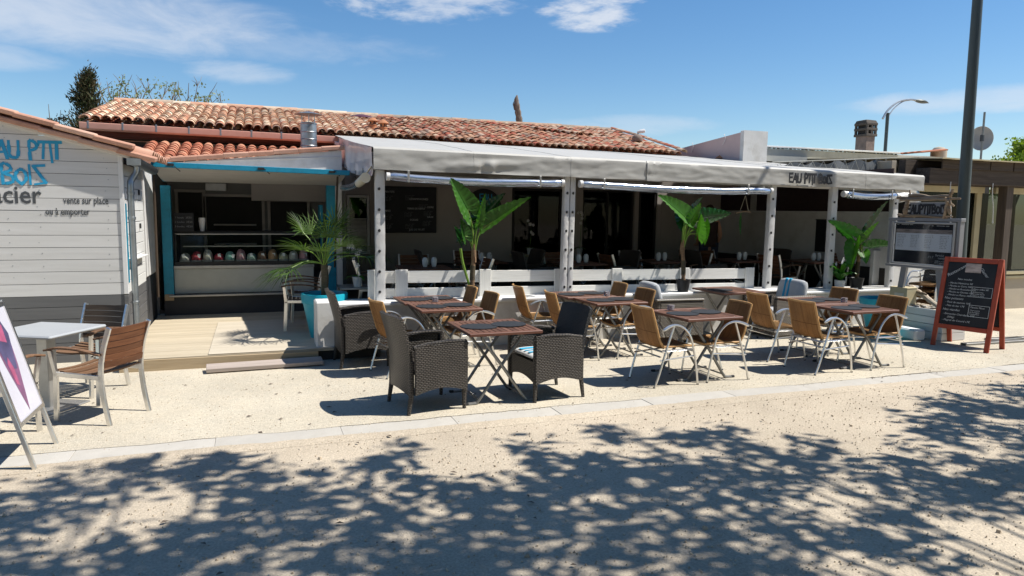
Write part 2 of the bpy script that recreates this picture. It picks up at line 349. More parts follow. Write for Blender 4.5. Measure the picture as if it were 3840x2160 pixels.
# ------------------------------------------------------------------ palette
mat('white_paint', (.66, .655, .64), .5, var=.06, scale=3, bump=.12, bscale=40, dirt=((.4, .37, .32), .35, 4.), objvar=.03)
wood('hut_white_x', (.56, .55, .525), (.63, .62, .60), 'x', .55, 7, .035, .35)
wood('hut_white_y', (.62, .62, .60), (.70, .70, .68), 'y', .55, 7, .035, .35)
wood('hut_grey_x', (.105, .105, .105), (.135, .135, .133), 'x', .6, 7, .08, .35)
wood('hut_grey_y', (.10, .10, .103), (.135, .135, .137), 'y', .6, 7, .08, .35)
wood('fence_white', (.66, .65, .61), (.78, .77, .73), 'x', .6, 26, .03, .10)
wood('fence_white_z', (.66, .65, .61), (.78, .77, .73), 'z', .6, 26, .03, .10)
mat('wall_white', (.62, .61, .585), .8, var=.07, scale=2.2, bump=.25, bscale=24, dirt=((.36, .32, .26), .45, 2.3))
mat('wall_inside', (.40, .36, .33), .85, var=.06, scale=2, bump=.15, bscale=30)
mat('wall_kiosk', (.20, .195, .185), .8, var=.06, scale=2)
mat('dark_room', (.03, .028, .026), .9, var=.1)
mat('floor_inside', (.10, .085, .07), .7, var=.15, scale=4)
mat('teal_paint', (.015, .26, .40), .45, var=.1, scale=4, bump=.1, dirt=((.02, .12, .16), .5, 9.))
mat('teal_pot', (.008, .30, .40), .38, var=.06, scale=3, bump=.08, bscale=30)
mat('blue_letter', (.02, .30, .52), .55, var=.1, scale=8, objvar=0)
mat('black_letter', (.022, .022, .025), .6, var=.1, scale=8)
mat('grey_letter', (.065, .07, .075), .6, var=.12, scale=8)
mat('canopy', (.415, .405, .375), .55, var=.05, scale=2.2, bump=.12, bscale=9, dirt=((.30, .29, .27), .35, 2.), spec=.35)
mat('canvas_white', (.62, .61, .59), .5, var=.06, scale=5, bump=.5, bscale=14, dirt=((.4, .37, .33), .3, 6.))
mat('cream_canvas', (.62, .58, .47), .6, var=.08, scale=5, bump=.4, bscale=16)
mat('skirt_vinyl', (.60, .565, .57), .25, var=.1, scale=3, bump=.35, bscale=7, spec=.6, coat=.3)
mat('clear_roll', (.46, .52, .62), .14, metal=.75, var=.25, scale=5, bump=.5, bscale=7, stretch=(.25, 2, 2), spec=.8)
mat('steel_dark', (.07, .07, .072), .4, metal=.8, var=.1)
mat('zinc', (.36, .385, .40), .38, metal=.85, var=.18, scale=6, bump=.1, bscale=20, dirt=((.2, .2, .2), .4, 7.))
mat('alu', (.72, .71, .69), .28, metal=.95, var=.06, scale=8, bump=.04, bscale=40)
mat('alu_dull', (.40, .395, .38), .42, metal=.7, var=.1, scale=6, dirt=((.22, .2, .18), .3, 7.))
mat('tube_grey', (.24, .235, .22), .42, metal=.65, var=.14, scale=7, dirt=((.13, .12, .11), .45, 8.))
mat('rubber', (.012, .012, .013), .65, var=.1)
mat('black_plastic', (.016, .017, .019), .5, var=.12, bump=.1)
mat('mat_black', (.020, .023, .028), .72, var=.18, scale=14, bump=.2, bscale=120)
mat('slate', (.010, .011, .014), .6, var=.3, scale=3, dirt=((.035, .038, .042), .5, 2.5))
mat('chalk', (.55, .56, .56), .9, var=.2, scale=30)
mat('chalk_dim', (.20, .21, .22), .9, var=.3, scale=20)
mat('red_frame', (.36, .062, .028), .5, var=.15, scale=7, bump=.15, bscale=40, dirt=((.2, .03, .015), .4, 8.))
mat('mahog_dark', (.17, .055, .035), .5, var=.2, scale=8)
wood('slat_y', (.095, .045, .030), (.165, .085, .058), 'y', .55, 12, .22, .3, .3)
wood('slat_x', (.105, .040, .026), (.165, .075, .05), 'x', .5, 12, .15, .3, .3)
wood('teak_y', (.115, .062, .034), (.22, .125, .072), 'y', .6, 12, .2, .35)
wood('teak_red', (.10, .038, .018), (.18, .075, .034), 'y', .5, 12, .15, .3)
wood('teak_dark', (.05, .036, .026), (.095, .07, .05), 'y', .6, 12, .15, .3)
wood('deck_x', (.40, .335, .24), (.52, .45, .335), 'x', .7, 10, .07, .35)
wood('ramp_x', (.44, .385, .30), (.54, .48, .385), 'x', .7, 10, .05, .3)
wood('pine_x', (.34, .255, .155), (.46, .36, .235), 'x', .7, 9, .08, .35)
wood('plank_grey', (.33, .275, .24), (.44, .375, .33), 'x', .75, 9, .08, .35)
wood('drift', (.17, .12, .08), (.36, .275, .19), 'x', .8, 12, .2, .5)
wood('drift_pale', (.34, .28, .21), (.50, .43, .34), 'x', .8, 12, .15, .5)
wood('beam_brown', (.045, .034, .027), (.10, .078, .062), 'x', .8, 9, .12, .4)
wood('beam_brown_z', (.065, .05, .04), (.125, .098, .078), 'z', .8, 9, .12, .4)
wood('pole_brown', (.05, .035, .025), (.09, .065, .045), 'z', .6, 9, .1, .3)
mat('cream_frame', (.50, .43, .27), .55, var=.08, scale=5, bump=.1)
weave('wicker', (.096, .080, .066), (.006, .005, .004), .034, .0165, .40, 1.0, .30)
weave('wicker_light', (.24, .205, .165), (.014, .011, .009), .040, .021, .45, 1.0, .32)
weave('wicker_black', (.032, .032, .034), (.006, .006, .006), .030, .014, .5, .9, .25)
weave('rattan', (.60, .36, .15), (.12, .055, .018), .0125, .60, .5, 1.0, .34, transl=.42)
mat('rattan_rim', (.48, .27, .105), .5, var=.2, scale=14, bump=.4, bscale=90)
mat('cushion', (.56, .57, .57), .9, var=.06, scale=6, bump=.3, bscale=30)
mat('cushion_grey', (.40, .415, .43), .9, var=.08, scale=6, bump=.3, bscale=30)
mat('stripe_blue', (.03, .32, .52), .85, var=.1, scale=6)
mat('cloth_pale', (.5, .49, .47), .8, var=.1, scale=6)
mat('table_grey', (.36, .375, .385), .4, var=.05, scale=5, dirt=((.34, .34, .34), .3, 5.))
mat('concrete', (.435, .41, .365), .85, var=.07, scale=3.5, bump=.25, bscale=80, dirt=((.36, .33, .28), .5, 2.6), objvar=.04)
mat('pink_wall', (.54, .41, .39), .85, var=.06, scale=2, bump=.3, bscale=14, dirt=((.30, .25, .24), .5, 1.8))
mat('fascia_grey', (.42, .42, .385), .8, var=.1, scale=2, bump=.15, bscale=20, stretch=(1.6, 1, .3), dirt=((.22, .21, .18), .5, 1.7))
mat('roof_edge', (.66, .66, .66), .6, var=.2, scale=4)
mat('beige_wall', (.42, .36, .28), .85, var=.06, scale=2.5, bump=.2, bscale=20)
mat('gutter_pink', (.62, .33, .25), .35, var=.08, scale=4, spec=.5)
mat('red_brown', (.13, .038, .026), .65, var=.25, scale=5)
mat('eave_shade_wall', (.035, .038, .055), .8, var=.2, scale=3)  # shadow below the eaves, painted into the wall colour
mat('mortar', (.46, .38, .30), .9, var=.2, scale=9, bump=.5, bscale=30)
mat('chimney_stone', (.22, .165, .135), .9, var=.2, scale=6, bump=.5, bscale=26, dirt=((.12, .10, .09), .6, 4.))
mat('clay', (.42, .18, .085), .8, var=.15, scale=6)
mat('purple_dome', (.09, .035, .05), .4, var=.1)
mat('lamp_post', (.060, .075, .075), .45, metal=.2, var=.12, scale=5, stretch=(3, 3, .3))
mat('dish_grey', (.40, .39, .375), .6, var=.06)
mat('tarp', (.115, .125, .135), .75, var=.15, scale=3); mat('chimney_cap', (.085, .072, .06), .9, var=.25, scale=6)
mat('stump', (.16, .125, .10), .9, var=.5, scale=9, bump=.7, bscale=20, stretch=(2, 2, .4))
mat('bark', (.13, .10, .075), .9, var=.35, scale=6, bump=.7, bscale=18, stretch=(1, 1, .35))
mat('twig', (.17, .135, .10), .9, var=.25, scale=9)
mat('stem_green', (.15, .26, .035), .5, var=.2, scale=9)
mat('trunk_plant', (.22, .135, .075), .85, var=.4, scale=18, bump=.6, bscale=40, stretch=(1, 1, 2.5))
mat('trunk_dark', (.075, .06, .035), .85, var=.35, scale=18, bump=.6, bscale=40, stretch=(1, 1, 2.5))
mat('soil', (.04, .03, .022), .95, var=.4, scale=30, bump=.6)
mat('ceramic', (.66, .66, .65), .35, var=.04, bump=.15, bscale=26)
mat('polystyrene', (.74, .75, .76), .75, var=.03, bump=.2, bscale=60)
mat('petal', (.75, .73, .72), .6, var=.05)
mat('skin', (.42, .22, .14), .55, var=.06)
mat('hair_brown', (.05, .03, .02), .6, var=.2)
mat('top_dark', (.035, .02, .02), .85, var=.2, scale=12)
mat('jeans', (.03, .04, .07), .85, var=.1)
mat('paper', (.86, .86, .87), .5, var=.03)
mat('paper_pic', (.42, .34, .30), .5, var=.45, scale=7, stretch=(1, 3, 3))
mat('poster_white', (.56, .55, .61), .3, var=.05, scale=3)
mat('poster_plum', (.22, .10, .19), .4, var=.35, scale=5)
mat('poster_navy', (.09, .08, .16), .4, var=.4, scale=6)
mat('poster_pink', (.40, .10, .19), .4, var=.3, scale=7)
mat('counter_panel', (.46, .47, .42), .5, var=.05)
mat('kiosk_plinth', (.035, .036, .04), .6, var=.1)
mat('shade_white', (.50, .49, .46), .7, var=.06, scale=4, stretch=(1, 9, 1))
mat('board_grey', (.25, .255, .27), .45, metal=.3, var=.05)
mat('board_silver', (.52, .53, .55), .35, metal=.7, var=.05)
mat('menu_dark', (.022, .025, .035), .3, var=.3, scale=3, coat=.5)
mat('white_emb', (.70, .70, .70), .5, var=.03)
mat('ink', (.05, .05, .055), .6, var=.1)
mat('ink_faint', (.30, .29, .29), .6, var=.1)
mat('red_ball', (.30, .02, .03), .6)
for i, c in enumerate([(.62, .60, .52), (.55, .08, .10), (.60, .56, .46), (.42, .05, .07), (.30, .55, .45), (.60, .32, .34), (.45, .58, .48), (.50, .30, .16), (.66, .62, .40), (.20, .12, .08)]): mat('ice_%d' % i, c, .6, var=.12, scale=14, bump=.5, bscale=20)
tile_mat('tile_new', [(.70, .53, .37), (.58, .32, .20), (.74, .62, .46), (.48, .25, .165), (.66, .42, .28), (.40, .27, .19), (.70, .51, .36), (.52, .245, .15), (.72, .58, .43), (.62, .37, .24)], .28)
tile_mat('tile_old', [(.50, .265, .165), (.56, .345, .22), (.43, .175, .11), (.57, .42, .295), (.47, .215, .14), (.35, .25, .185), (.53, .29, .175), (.51, .37, .27), (.46, .145, .09)], .45)
tile_mat('tile_kiosk', [(.43, .17, .10), (.47, .20, .12), (.38, .135, .08), (.49, .235, .145), (.41, .155, .09)], .3)
tile_mat('tile_pink', [(.52, .30, .215), (.49, .265, .185), (.55, .345, .255), (.46, .25, .175)], .22)
tile_mat('tile_ridge', [(.55, .42, .31), (.50, .32, .22), (.60, .49, .37), (.46, .36, .27), (.52, .30, .20)], .35)
tile_mat('tile_ridge_old', [(.36, .28, .21), (.40, .27, .19), (.30, .24, .19)], .45)
leafmat('ear_leaf', (.026, .095, .010), (.058, .185, .016), .42, .32, .45)
leafmat('ear_dark', (.010, .060, .010), (.022, .105, .018), .25, .22, .6)
leafmat('palm_leaf', (.035, .080, .014), (.085, .14, .024), .4, .25)
leafmat('lily_leaf', (.03, .13, .015), (.07, .23, .02), .35, .3)
leafmat('tree_leaf', (.035, .075, .015), (.065, .12, .025), .5, .3)
leafmat('conifer_leaf', (.022, .040, .014), (.075, .055, .030), .8, .1, .2)
leafmat('twig_leaf', (.12, .155, .05), (.20, .22, .10), .6, .3)
leafmat('bush_leaf', (.10, .17, .018), (.20, .27, .03), .5, .35)
glassmat('glass', (.80, .86, .86), .015, refl=.22)
glassmat('glass_case', (.86, .90, .88), .015, refl=.22)
glassmat('clear_film', (.88, .9, .92), .03, .08, refl=.2); glassmat('glass_dark', (.34, .36, .34), .01, refl=.07)
m, nt_, b_ = newmat('cube_glass'); b_.inputs['Transmission Weight'].default_value = .75; b_.inputs['Roughness'].default_value = .08; b_.inputs['Base Color'].default_value = (.86, .80, .86, 1); b_.inputs['IOR'].default_value = 1.3

def ground_mat(name, c, cd, peb, warm):
    m, nt, b = newmat(name); lk = nt.links.new; b.inputs['Roughness'].default_value = .95; b.inputs['Specular IOR Level'].default_value = .12
    ge = nd(nt, 'ShaderNodeNewGeometry')
    big = nd(nt, 'ShaderNodeTexNoise', Scale=.55, Detail=6, Roughness=.6); lk(ge.outputs['Position'], big.inputs['Vector'])
    mid = nd(nt, 'ShaderNodeTexNoise', Scale=4.5, Detail=8, Roughness=.7); lk(ge.outputs['Position'], mid.inputs['Vector'])
    fine = nd(nt, 'ShaderNodeTexNoise', Scale=55, Detail=6, Roughness=.75); lk(ge.outputs['Position'], fine.inputs['Vector'])
    vo = nd(nt, 'ShaderNodeTexVoronoi', Scale=peb); lk(ge.outputs['Position'], vo.inputs['Vector'])
    def rng(o, a, b_, c_, d): r = nd(nt, 'ShaderNodeMapRange'); lk(o, r.inputs[0]); r.inputs[1].default_value = a; r.inputs[2].default_value = b_; r.inputs[3].default_value = c_; r.inputs[4].default_value = d; return r.outputs[0]
    def mul(a, b_): r = nd(nt, 'ShaderNodeMath', operation='MULTIPLY'); lk(a, r.inputs[0]); lk(b_, r.inputs[1]); return r.outputs[0]
    f = mul(mul(rng(big.outputs[0], .3, .7, .84, 1.10), rng(mid.outputs[0], .3, .7, .90, 1.09)), mul(rng(fine.outputs[0], .28, .72, .72, 1.24), rng(vo.outputs['Color'], 0, 1, .92, 1.08)))
    mi = nd(nt, 'ShaderNodeMix', data_type='RGBA'); lk(rng(mid.outputs[0], .35, .65, 0, 1), mi.inputs[0]); mi.inputs[6].default_value = (*c, 1); mi.inputs[7].default_value = (*warm, 1)
    sc = nd(nt, 'ShaderNodeVectorMath', operation='SCALE'); lk(mi.outputs[2], sc.inputs[0]); lk(f, sc.inputs['Scale'])
    gr = nd(nt, 'ShaderNodeTexNoise', Scale=17, Detail=3, Roughness=.5); lk(ge.outputs['Position'], gr.inputs['Vector'])
    m2 = nd(nt, 'ShaderNodeMix', data_type='RGBA'); lk(rng(gr.outputs[0], .66, .74, 0, .3), m2.inputs[0]); lk(sc.outputs[0], m2.inputs[6]); m2.inputs[7].default_value = (*cd, 1)
    lk(m2.outputs[2], b.inputs['Base Color'])
    h = nd(nt, 'ShaderNodeMath', operation='MULTIPLY_ADD'); lk(vo.outputs['Distance'], h.inputs[0]); h.inputs[1].default_value = -.6; lk(fine.outputs[0], h.inputs[2])
    bp = nd(nt, 'ShaderNodeBump', Strength=.55, Distance=.012); lk(h.outputs[0], bp.inputs['Height']); lk(bp.outputs[0], b.inputs['Normal'])
ground_mat('gravel_street', (.485, .41, .315), (.26, .21, .155), 70, (.455, .39, .30))
ground_mat('gravel_yard', (.535, .485, .39), (.30, .25, .19), 90, (.495, .44, .345))
tile_mat('pebble', [(.48, .40, .30), (.42, .34, .25), (.54, .47, .37), (.36, .29, .215), (.50, .41, .30), (.46, .40, .32)], .2)

# ------------------------------------------------------------------ ground
g = MB(); g.grid(lambda u, v: (-60 + 240 * u, -60 + 240 * v, 0), 24, 24); struct('ground', g, 'gravel_street')
g = MB(); g.grid(lambda u, v: (-9 + 30 * u, 6.03 + 12 * v, .006 + .004 * noise.noise((u * 60, v * 24, 0))), 60, 24); struct('gravel_yard', g, 'gravel_yard')
ker = MB(); ker.box((3.5, 5.875, -.052), (26, .27, .11)); kerb = struct('kerb', ker, 'concrete')
x = -9.2
for i in range(26):
    l = .985; k = MB(); k.box((0, 0, -.0265), (l - .003, .285, .07), .002); o = k.build('kerb_slab', 'concrete', kerb); o.location = (x + l / 2, 5.865 + .018 * cos((x - 3.2) * .35) + jit(.004), .0 + jit(.003)); o.rotation_euler = (jit(.006), jit(.003), jit(.004)); x += l
# gravel washed over both edges of the kerb
g = MB(); g.grid(lambda u, v: (-6 + 22 * u, 5.60 + v * (.145 + .045 * noise.noise((u * 34, 1.3, 0)) + .02 * noise.noise((u * 140, 5.1, 0))), .0015 + .0135 * min(1, v * 1.5)), 420, 3); struct('gravel_drift', g, 'gravel_street')
g = MB(); g.grid(lambda u, v: (-6 + 22 * u, 6.12 - v * (.118 + .04 * noise.noise((u * 30, 8.3, 0)) + .018 * noise.noise((u * 130, 2.1, 0))), .007 + .0040 * min(1, v * 1.5)), 420, 3); struct('gravel_drift', g, 'gravel_yard')
# loose stones on the gravel
pb = MB()
def stone(mb, x, y, s):
    vs = []; a0 = random.random() * 6
    for k in range(5): a = a0 + 2 * pi * k / 5; r = s * random.uniform(.7, 1.1); vs.append((x + r * cos(a), y + r * sin(a) * .85, .002))
    zt = s * random.uniform(.55, .95)
    for k in range(5): a = a0 + 2 * pi * k / 5 + .3; r = s * random.uniform(.35, .7); vs.append((x + r * cos(a), y + r * sin(a), zt + .004))
    mb.add(vs, [(i, (i + 1) % 5, 5 + (i + 1) % 5, 5 + i) for i in range(5)] + [(5, 6, 7, 8, 9)])
for _ in range(9000):
    d = random.uniform(0, 1) ** 1.35; y = 2.0 + d * 4.0; x = random.uniform(-2.2 + .0 * y, 4.2 + y * 1.15)
    if 5.70 < y < 6.03: continue
    stone(pb, x, y, random.choice([.0035, .004, .005, .006, .006, .007, .009]) * random.uniform(.7, 1.25))
for _ in range(5000):
    y = 6.05 + 3.2 * random.random() ** 1.2; x = random.uniform(-2.4, 12.0); stone(pb, x, y, random.uniform(.004, .009))
for _ in range(4200):       # gravel washed against the kerb
    x = random.uniform(-3, 12); stone(pb, x, random.choice([5.70, 6.03]) + random.gauss(0, .035), random.uniform(.004, .009))
for _ in range(26): stone(pb, random.uniform(-1.5, 8), random.uniform(2.6, 5.6), random.uniform(.014, .022))
pb.build('gravel_stones', 'pebble', kind='stuff')
# fallen leaves and twigs
lf = MB()
for _ in range(170):
    x, y = random.uniform(-2, 9), random.uniform(2.4, 8.6); a = random.random() * 6; s = random.uniform(.012, .03); c, n = cos(a) * s, sin(a) * s
    lf.add([(x - c, y - n, .012), (x + n * .5, y - c * .5, .02), (x + c, y + n, .014), (x - n * .5, y + c * .5, .018)], [(0, 1, 2, 3)])
lf.build('fallen_leaves', 'bark', kind='stuff')

# ------------------------------------------------------------------ roof tile helper
def tile_mesh(name, m, L=.36, r0=.088, r1=.072, th=.011, n=7, rise=.85):
    mb = MB(); mb.grid(lambda u, v: ((u - .5) * L, -(r1 + (r0 - r1) * u) * cos(pi * v), (r1 + (r0 - r1) * u) * sin(pi * v) * rise), 1, n, th=th)
    return mb.mesh(name, m)
def tile_mx(p, down, up):
    x = V(down).normalized(); z = V(up); z = (z - x * z.dot(x)).normalized(); y = z.cross(x); m = Mx((x, y, z)).transposed().to_4x4(); m.translation = p; return m
def pans(mb, fn, nx, ns, along):   # channel tiles between the rows: a fluted bed
    mb.grid(fn, nx, ns)

# ------------------------------------------------------------------ ice-cream hut on the left
HX, HY = -1.48, 9.5
hut = thing('wooden_hut', 'white and grey boarded wooden hut lettered in blue at the left edge', 'hut', (-3.2, 9.5, 0))
gz = lambda x: 2.50 + .275 * (HX - x)
core = MB(); core.prism([(-4.6, 0), (HX - .02, 0), (HX - .02, 2.44), (-4.6, gz(-4.6) - .06)], 1.6, Mx.Translation((0, HY + 1.64, 0)) @ RX90); core.build('wall_core', 'dark_room', hut, world=True)
zs = [0, .10, .243, .386, .529, .672, .805] + [.805 + .1425 * i for i in range(1, 22)]
for z0, z1 in zip(zs, zs[1:]):
    if z0 > gz(-4.4): continue
    lo, hi = z0 + .0027, z1 - .0027; pts = [(-4.4, lo)]
    xr0 = min(HX, HX - (lo - 2.50) / .275); xr1 = min(HX, HX - (hi - 2.50) / .275)
    if xr0 < -4.3: continue
    pts += [(xr0, lo)] + ([(xr0, 2.50)] if lo < 2.5 < hi else []) + [(max(xr1, -4.39), hi), (-4.4, hi)]
    b = MB(); b.prism(pts, .022 + jit(.002), Mx.Translation((0, HY + .022 + jit(.0015), 0)) @ RX90)
    b.build('wall_board', 'hut_grey_x' if z1 < .81 else 'hut_white_x', hut, world=True)
for z0, z1 in zip(zs, zs[1:]):
    if z1 > 2.45: continue
    b = MB(); b.box((HX + .008, HY + .83, (z0 + z1) / 2), (.024, 1.56, z1 - z0 - .008), .003); b.build('wall_board', 'hut_grey_y' if z1 < .81 else 'hut_white_y', hut, world=True)
nh = MB()
for z in zs[7:21]:
    for x in (-1.62, -2.32, -2.62):
        if z + .07 < gz(x) - .05: nh.lathe([(.001, 0), (.006, 0), (.006, .0015), (.001, .0015)], 6, M=Mx.Translation((x + jit(.02), HY - .0008, z + .07 + jit(.03))) @ RX90)
nh.build('nail_heads', 'zinc', hut, world=True, kind='stuff')
b = MB(); b.box((HX + .014, HY + .012, 1.65), (.05, .055, 1.68), .004); b.build('corner_post', 'white_paint', hut, world=True)
b = MB(); b.box((HX + .014, HY + .012, .40), (.05, .055, .80), .004); b.build('corner_post', 'hut_grey_x', hut, world=True, label='grey lower corner post')
b = MB(); b.box((HX + .047, HY + .02, 1.42), (.012, .03, .95), .002); b.build('blue_edge', 'teal_paint', hut, world=True)
b = MB(); b.bar((HX + .05, HY + .03, 1.22), (HX + .05, HY + 1.3, 1.20), .1, .02); b.bar((HX + .05, HY + .35, 1.45), (HX + .05, HY + .35, 1.52), .02, .02); b.build('shutter_ledge', 'hut_white_y', hut, world=True)
b = MB()
for y, z in ((HY + 1.2, 2.05), (HY + 1.2, 1.6), (HY + .1, 1.48), (HY + .1, 1.28)): b.box((HX + .034, y, z), (.02, .03, .07), .004)
b.build('hinge', 'steel_dark', hut, world=True)
# verge: two courses of pink tiles up the gable, on a dark mortar bed
tm = tile_mesh('verge_tile', 'tile_pink', .44, .075, .068, .012, 6, .8); dn = V((1, 0, -.275)).normalized(); vb = MB(); vb.box((0, 0, 0), (.43, .15, .058), .012); vt = vb.mesh('verge_tile', 'tile_pink')
for row, (off, hgt) in enumerate(((.0, .02), (.24, .098))):
    for i in range(9):
        s = -.06 + i * .40 + off; p = V((HX + .14, HY - .035 - .02 * row, gz(HX + .14) + hgt)) - dn * s
        put('verge_tile', vt, hut, tile_mx(p + V((0, 0, jit(.004))), dn + V((0, jit(.01), .035 + jit(.008))), (0, -.12, 1)), world=True)
b = MB(); b.bar((HX + .16, HY + .03, gz(HX + .16) + .055), (-4.6, HY + .03, gz(-4.6) + .055), .06, .05); b.build('verge_mortar', 'mahog_dark', hut, world=True)
b = MB(); b.bar((HX + .2, HY - .012, gz(HX + .2) - .025), (-4.6, HY - .012, gz(-4.6) - .025), .03, .045); b.build('verge_board', 'hut_white_x', hut, world=True)
b = MB(); b.grid(lambda u, v: (HX + .22 - 3.2 * u, HY + .05 + 1.75 * v, gz(HX + .22 - 3.2 * u) + .09 + .045 * abs(sin(v * 9.7 * pi))), 10, 76); b.build('tile_field', 'tile_pink', hut, world=True, kind='stuff')
te = tile_mesh('eave_tile', 'tile_pink', .40, .085, .075, .012, 6, .9)
for i in range(9): put('eave_tile', te, hut, tile_mx((HX + .16, HY + .06 + i * .178, gz(HX + .16) + .05 + jit(.006)), (1, jit(.03), -.275), (0, 0, 1)), world=True)
b = MB(); gy = [HY - .06 + .06 * i for i in range(25)]
b.grid(lambda u, v: (HX + .17 + .075 * cos(pi + pi * v), HY - .10 + 1.7 * u, 2.42 - .03 * u + .085 * sin(pi + pi * v)), 6, 8, th=.006); b.box((HX + .17, HY - .102, 2.385), (.15, .006, .08)); b.build('gutter', 'zinc', hut, world=True)
b = MB(); b.tube(smooth_path([(HX + .17, HY + .10, 2.36), (HX + .16, HY + .10, 2.27), (HX + .11, HY + .07, 2.17), (HX + .10, HY + .05, 2.05), (HX + .10, HY + .05, 1.2), (HX + .10, HY + .05, .02)], 5), .038, 12)
for z in (1.72, .7, 2.02): b.lathe([(.042, -.018), (.045, -.015), (.045, .015), (.042, .018)], 14, (HX + .10, HY + .05, z))
b.build('downpipe', 'zinc', hut, world=True)
# painted lettering (runs out of the picture on the left)
def put_strokes(txt, h, wd, m, parent, M, right=None, th=.004, name='lettering', lean=0):
    mb, wdt = strokes(txt, h, wd, th, lean); me = mb.mesh(name, m); A = M @ Mx.Translation((-wdt if right else 0, 0, 0)); return put(name, me, parent, A, world=True)
put_strokes("EAU P'W", .185, .029, 'blue_letter', hut, Mx.Translation((-2.045, HY - .004, 2.395)), right=True)
put_strokes("BOIS", .215, .029, 'blue_letter', hut, Mx.Translation((-2.225, HY - .004, 2.10)), right=True)
put('lettering', text_mesh('painted_word', 'glacier', .285, 'grey_letter', off=.004, align='RIGHT'), hut, FX((-2.29, HY - .003, 1.885)) @ Mx.Scale(.86, 4, (1, 0, 0)), world=True)
put('lettering', text_mesh('painted_line', 'vente sur place', .118, 'grey_letter', off=.0008, align='RIGHT'), hut, FX((-1.61, HY - .003, 1.885)) @ Mx.Scale(.64, 4, (1, 0, 0)), world=True)
put('lettering', text_mesh('painted_line', 'ou à emporter', .118, 'grey_letter', off=.0008, align='RIGHT'), hut, FX((-1.81, HY - .003, 1.755)) @ Mx.Scale(.64, 4, (1, 0, 0)), world=True)

# ------------------------------------------------------------------ deck with ramp panel
deck = thing('timber_deck', 'pale timber deck with ramp panel in front of the ice cream counter', 'deck', (-.4, 10.4, 0))
DZ = .15
y = 8.76
while y < 12.25:
    b = MB(); b.box((.05, y + .06, DZ - .012), (3.0, .108, .024), .004); b.build('deck_plank', 'deck_x', deck, world=True).location.z = jit(.0012); y += .118
y = 8.765
while y < 11.05:
    b = MB(); b.box((.17, y + .072, DZ + .007), (1.42, .140, .008), .002); b.build('ramp_plank', 'ramp_x', deck, world=True).location.z = jit(.0008); y += .1425
b = MB(); b.box((-.38, 8.745, .062), (2.16, .03, .145), .003); b.build('deck_fascia', 'pine_x', deck, world=True)
b = MB(); b.box((0, 10.5, .06), (2.9, 3.4, .11)); b.build('deck_frame', 'dark_room', deck, world=True)
st = MB(); st.box((0, 0, 0), (1.28, .20, .045), .004); o = st.build('step_plank', 'plank_grey'); o.location = (.09, 8.52, .052); o.rotation_euler = (R(6), 0, R(3)); tag(o, 'loose grey plank lying on the gravel as a step before the deck', 'plank')

# ------------------------------------------------------------------ ice-cream kiosk between hut and terrace
kio = thing('kiosk', 'ice cream kiosk with raised blue shutter under a low tiled roof', 'kiosk', (0, 12.2, 0))
def kb(name, c, d, m, bev=.004, **k): b = MB(); b.box(c, d, bev); return b.build(name, m, kio, world=True, **k)
kb('side_wall', (-1.50, 11.72, .42), (.06, 1.05, .84), 'kiosk_plinth', label='black lower side wall'); kb('side_wall', (-1.50, 11.72, 1.65), (.06, 1.05, 1.62), 'white_paint')
for i in range(8): b = MB(); b.box((-1.462, 11.26 + i * .128, 1.66), (.02, .12, 1.6), .004); b.build('side_plank', 'white_paint', kio, world=True)
kb('blue_post', (-1.28, 12.2, 1.32), (.14, .10, 1.74), 'teal_paint'); kb('blue_post', (1.22, 12.2, 1.25), (.14, .12, 2.1), 'teal_paint')
kb('post_foot', (-1.28, 12.19, .44), (.13, .10, .10), 'pine_x')
kb('corner_board', (1.34, 12.2, 1.55), (.12, .10, 2.5), 'white_paint')
kb('plinth', (-.05, 12.22, .27), (2.62, .10, .42), 'kiosk_plinth')
kb('threshold', (-.05, 12.18, .46), (2.46, .16, .03), 'alu_dull')
b = MB(); b.prism([(-1.50, 2.40), (1.40, 2.36), (1.40, 2.83), (-1.50, 2.50)], .05, Mx.Translation((0, 12.15, 0)) @ RX90); b.build('fascia', 'white_paint', kio, world=True)
b = MB(); b.bar((-.75, 12.092, 2.575), (1.40, 12.092, 2.72), .012, .02); b.bar((-1.45, 12.092, 2.46), (1.38, 12.092, 2.50), .012, .015); b.build('fascia_groove', 'white_paint', kio, world=True)
# raised flap: blue rim, pale underside, hung from the lintel
fl = MB(); A_, B_, C_, D_ = (-1.33, 11.25, 2.44), (1.36, 11.25, 2.40), (1.30, 12.12, 2.26), (-1.28, 12.12, 2.26)
fl.grid(lambda u, v: V(A_).lerp(V(B_), u).lerp(V(D_).lerp(V(C_), u), v) + V((0, 0, -.03 * sin(pi * v))), 8, 6, th=.012); flap = fl.build('flap', 'shade_white', kio, world=True)
b = MB(); b.bar(V(A_) + V((-.02, 0, .02)), V(B_) + V((.06, 0, .02)), .05, .075, bev=.005); b.bar(V(A_) + V((0, .03, .02)), V(D_) + V((0, 0, .02)), .04, .07); b.bar(V(B_) + V((0, .03, .02)), V(C_) + V((0, 0, .02)), .04, .07); b.build('flap_frame', 'teal_paint', flap, world=False)
b = MB()
for x in (-1.1, .12, 1.15): b.box((x, 11.215, 2.445 - .015 * x), (.09, .02, .035), .003); b.tube([(x + .05, 11.22, 2.44), (x + .12, 11.26, 2.37)], .006, 6)
b.build('flap_latch', 'steel_dark', kio, world=True)
b = MB(); b.tube([(-1.33, 11.3, 2.38), (-1.34, 11.32, .55)], .018, 8); b.tube([(1.24, 11.3, 2.36), (1.24, 11.9, .9)], .016, 8); b.build('prop_rod', 'pole_brown', kio, world=True)
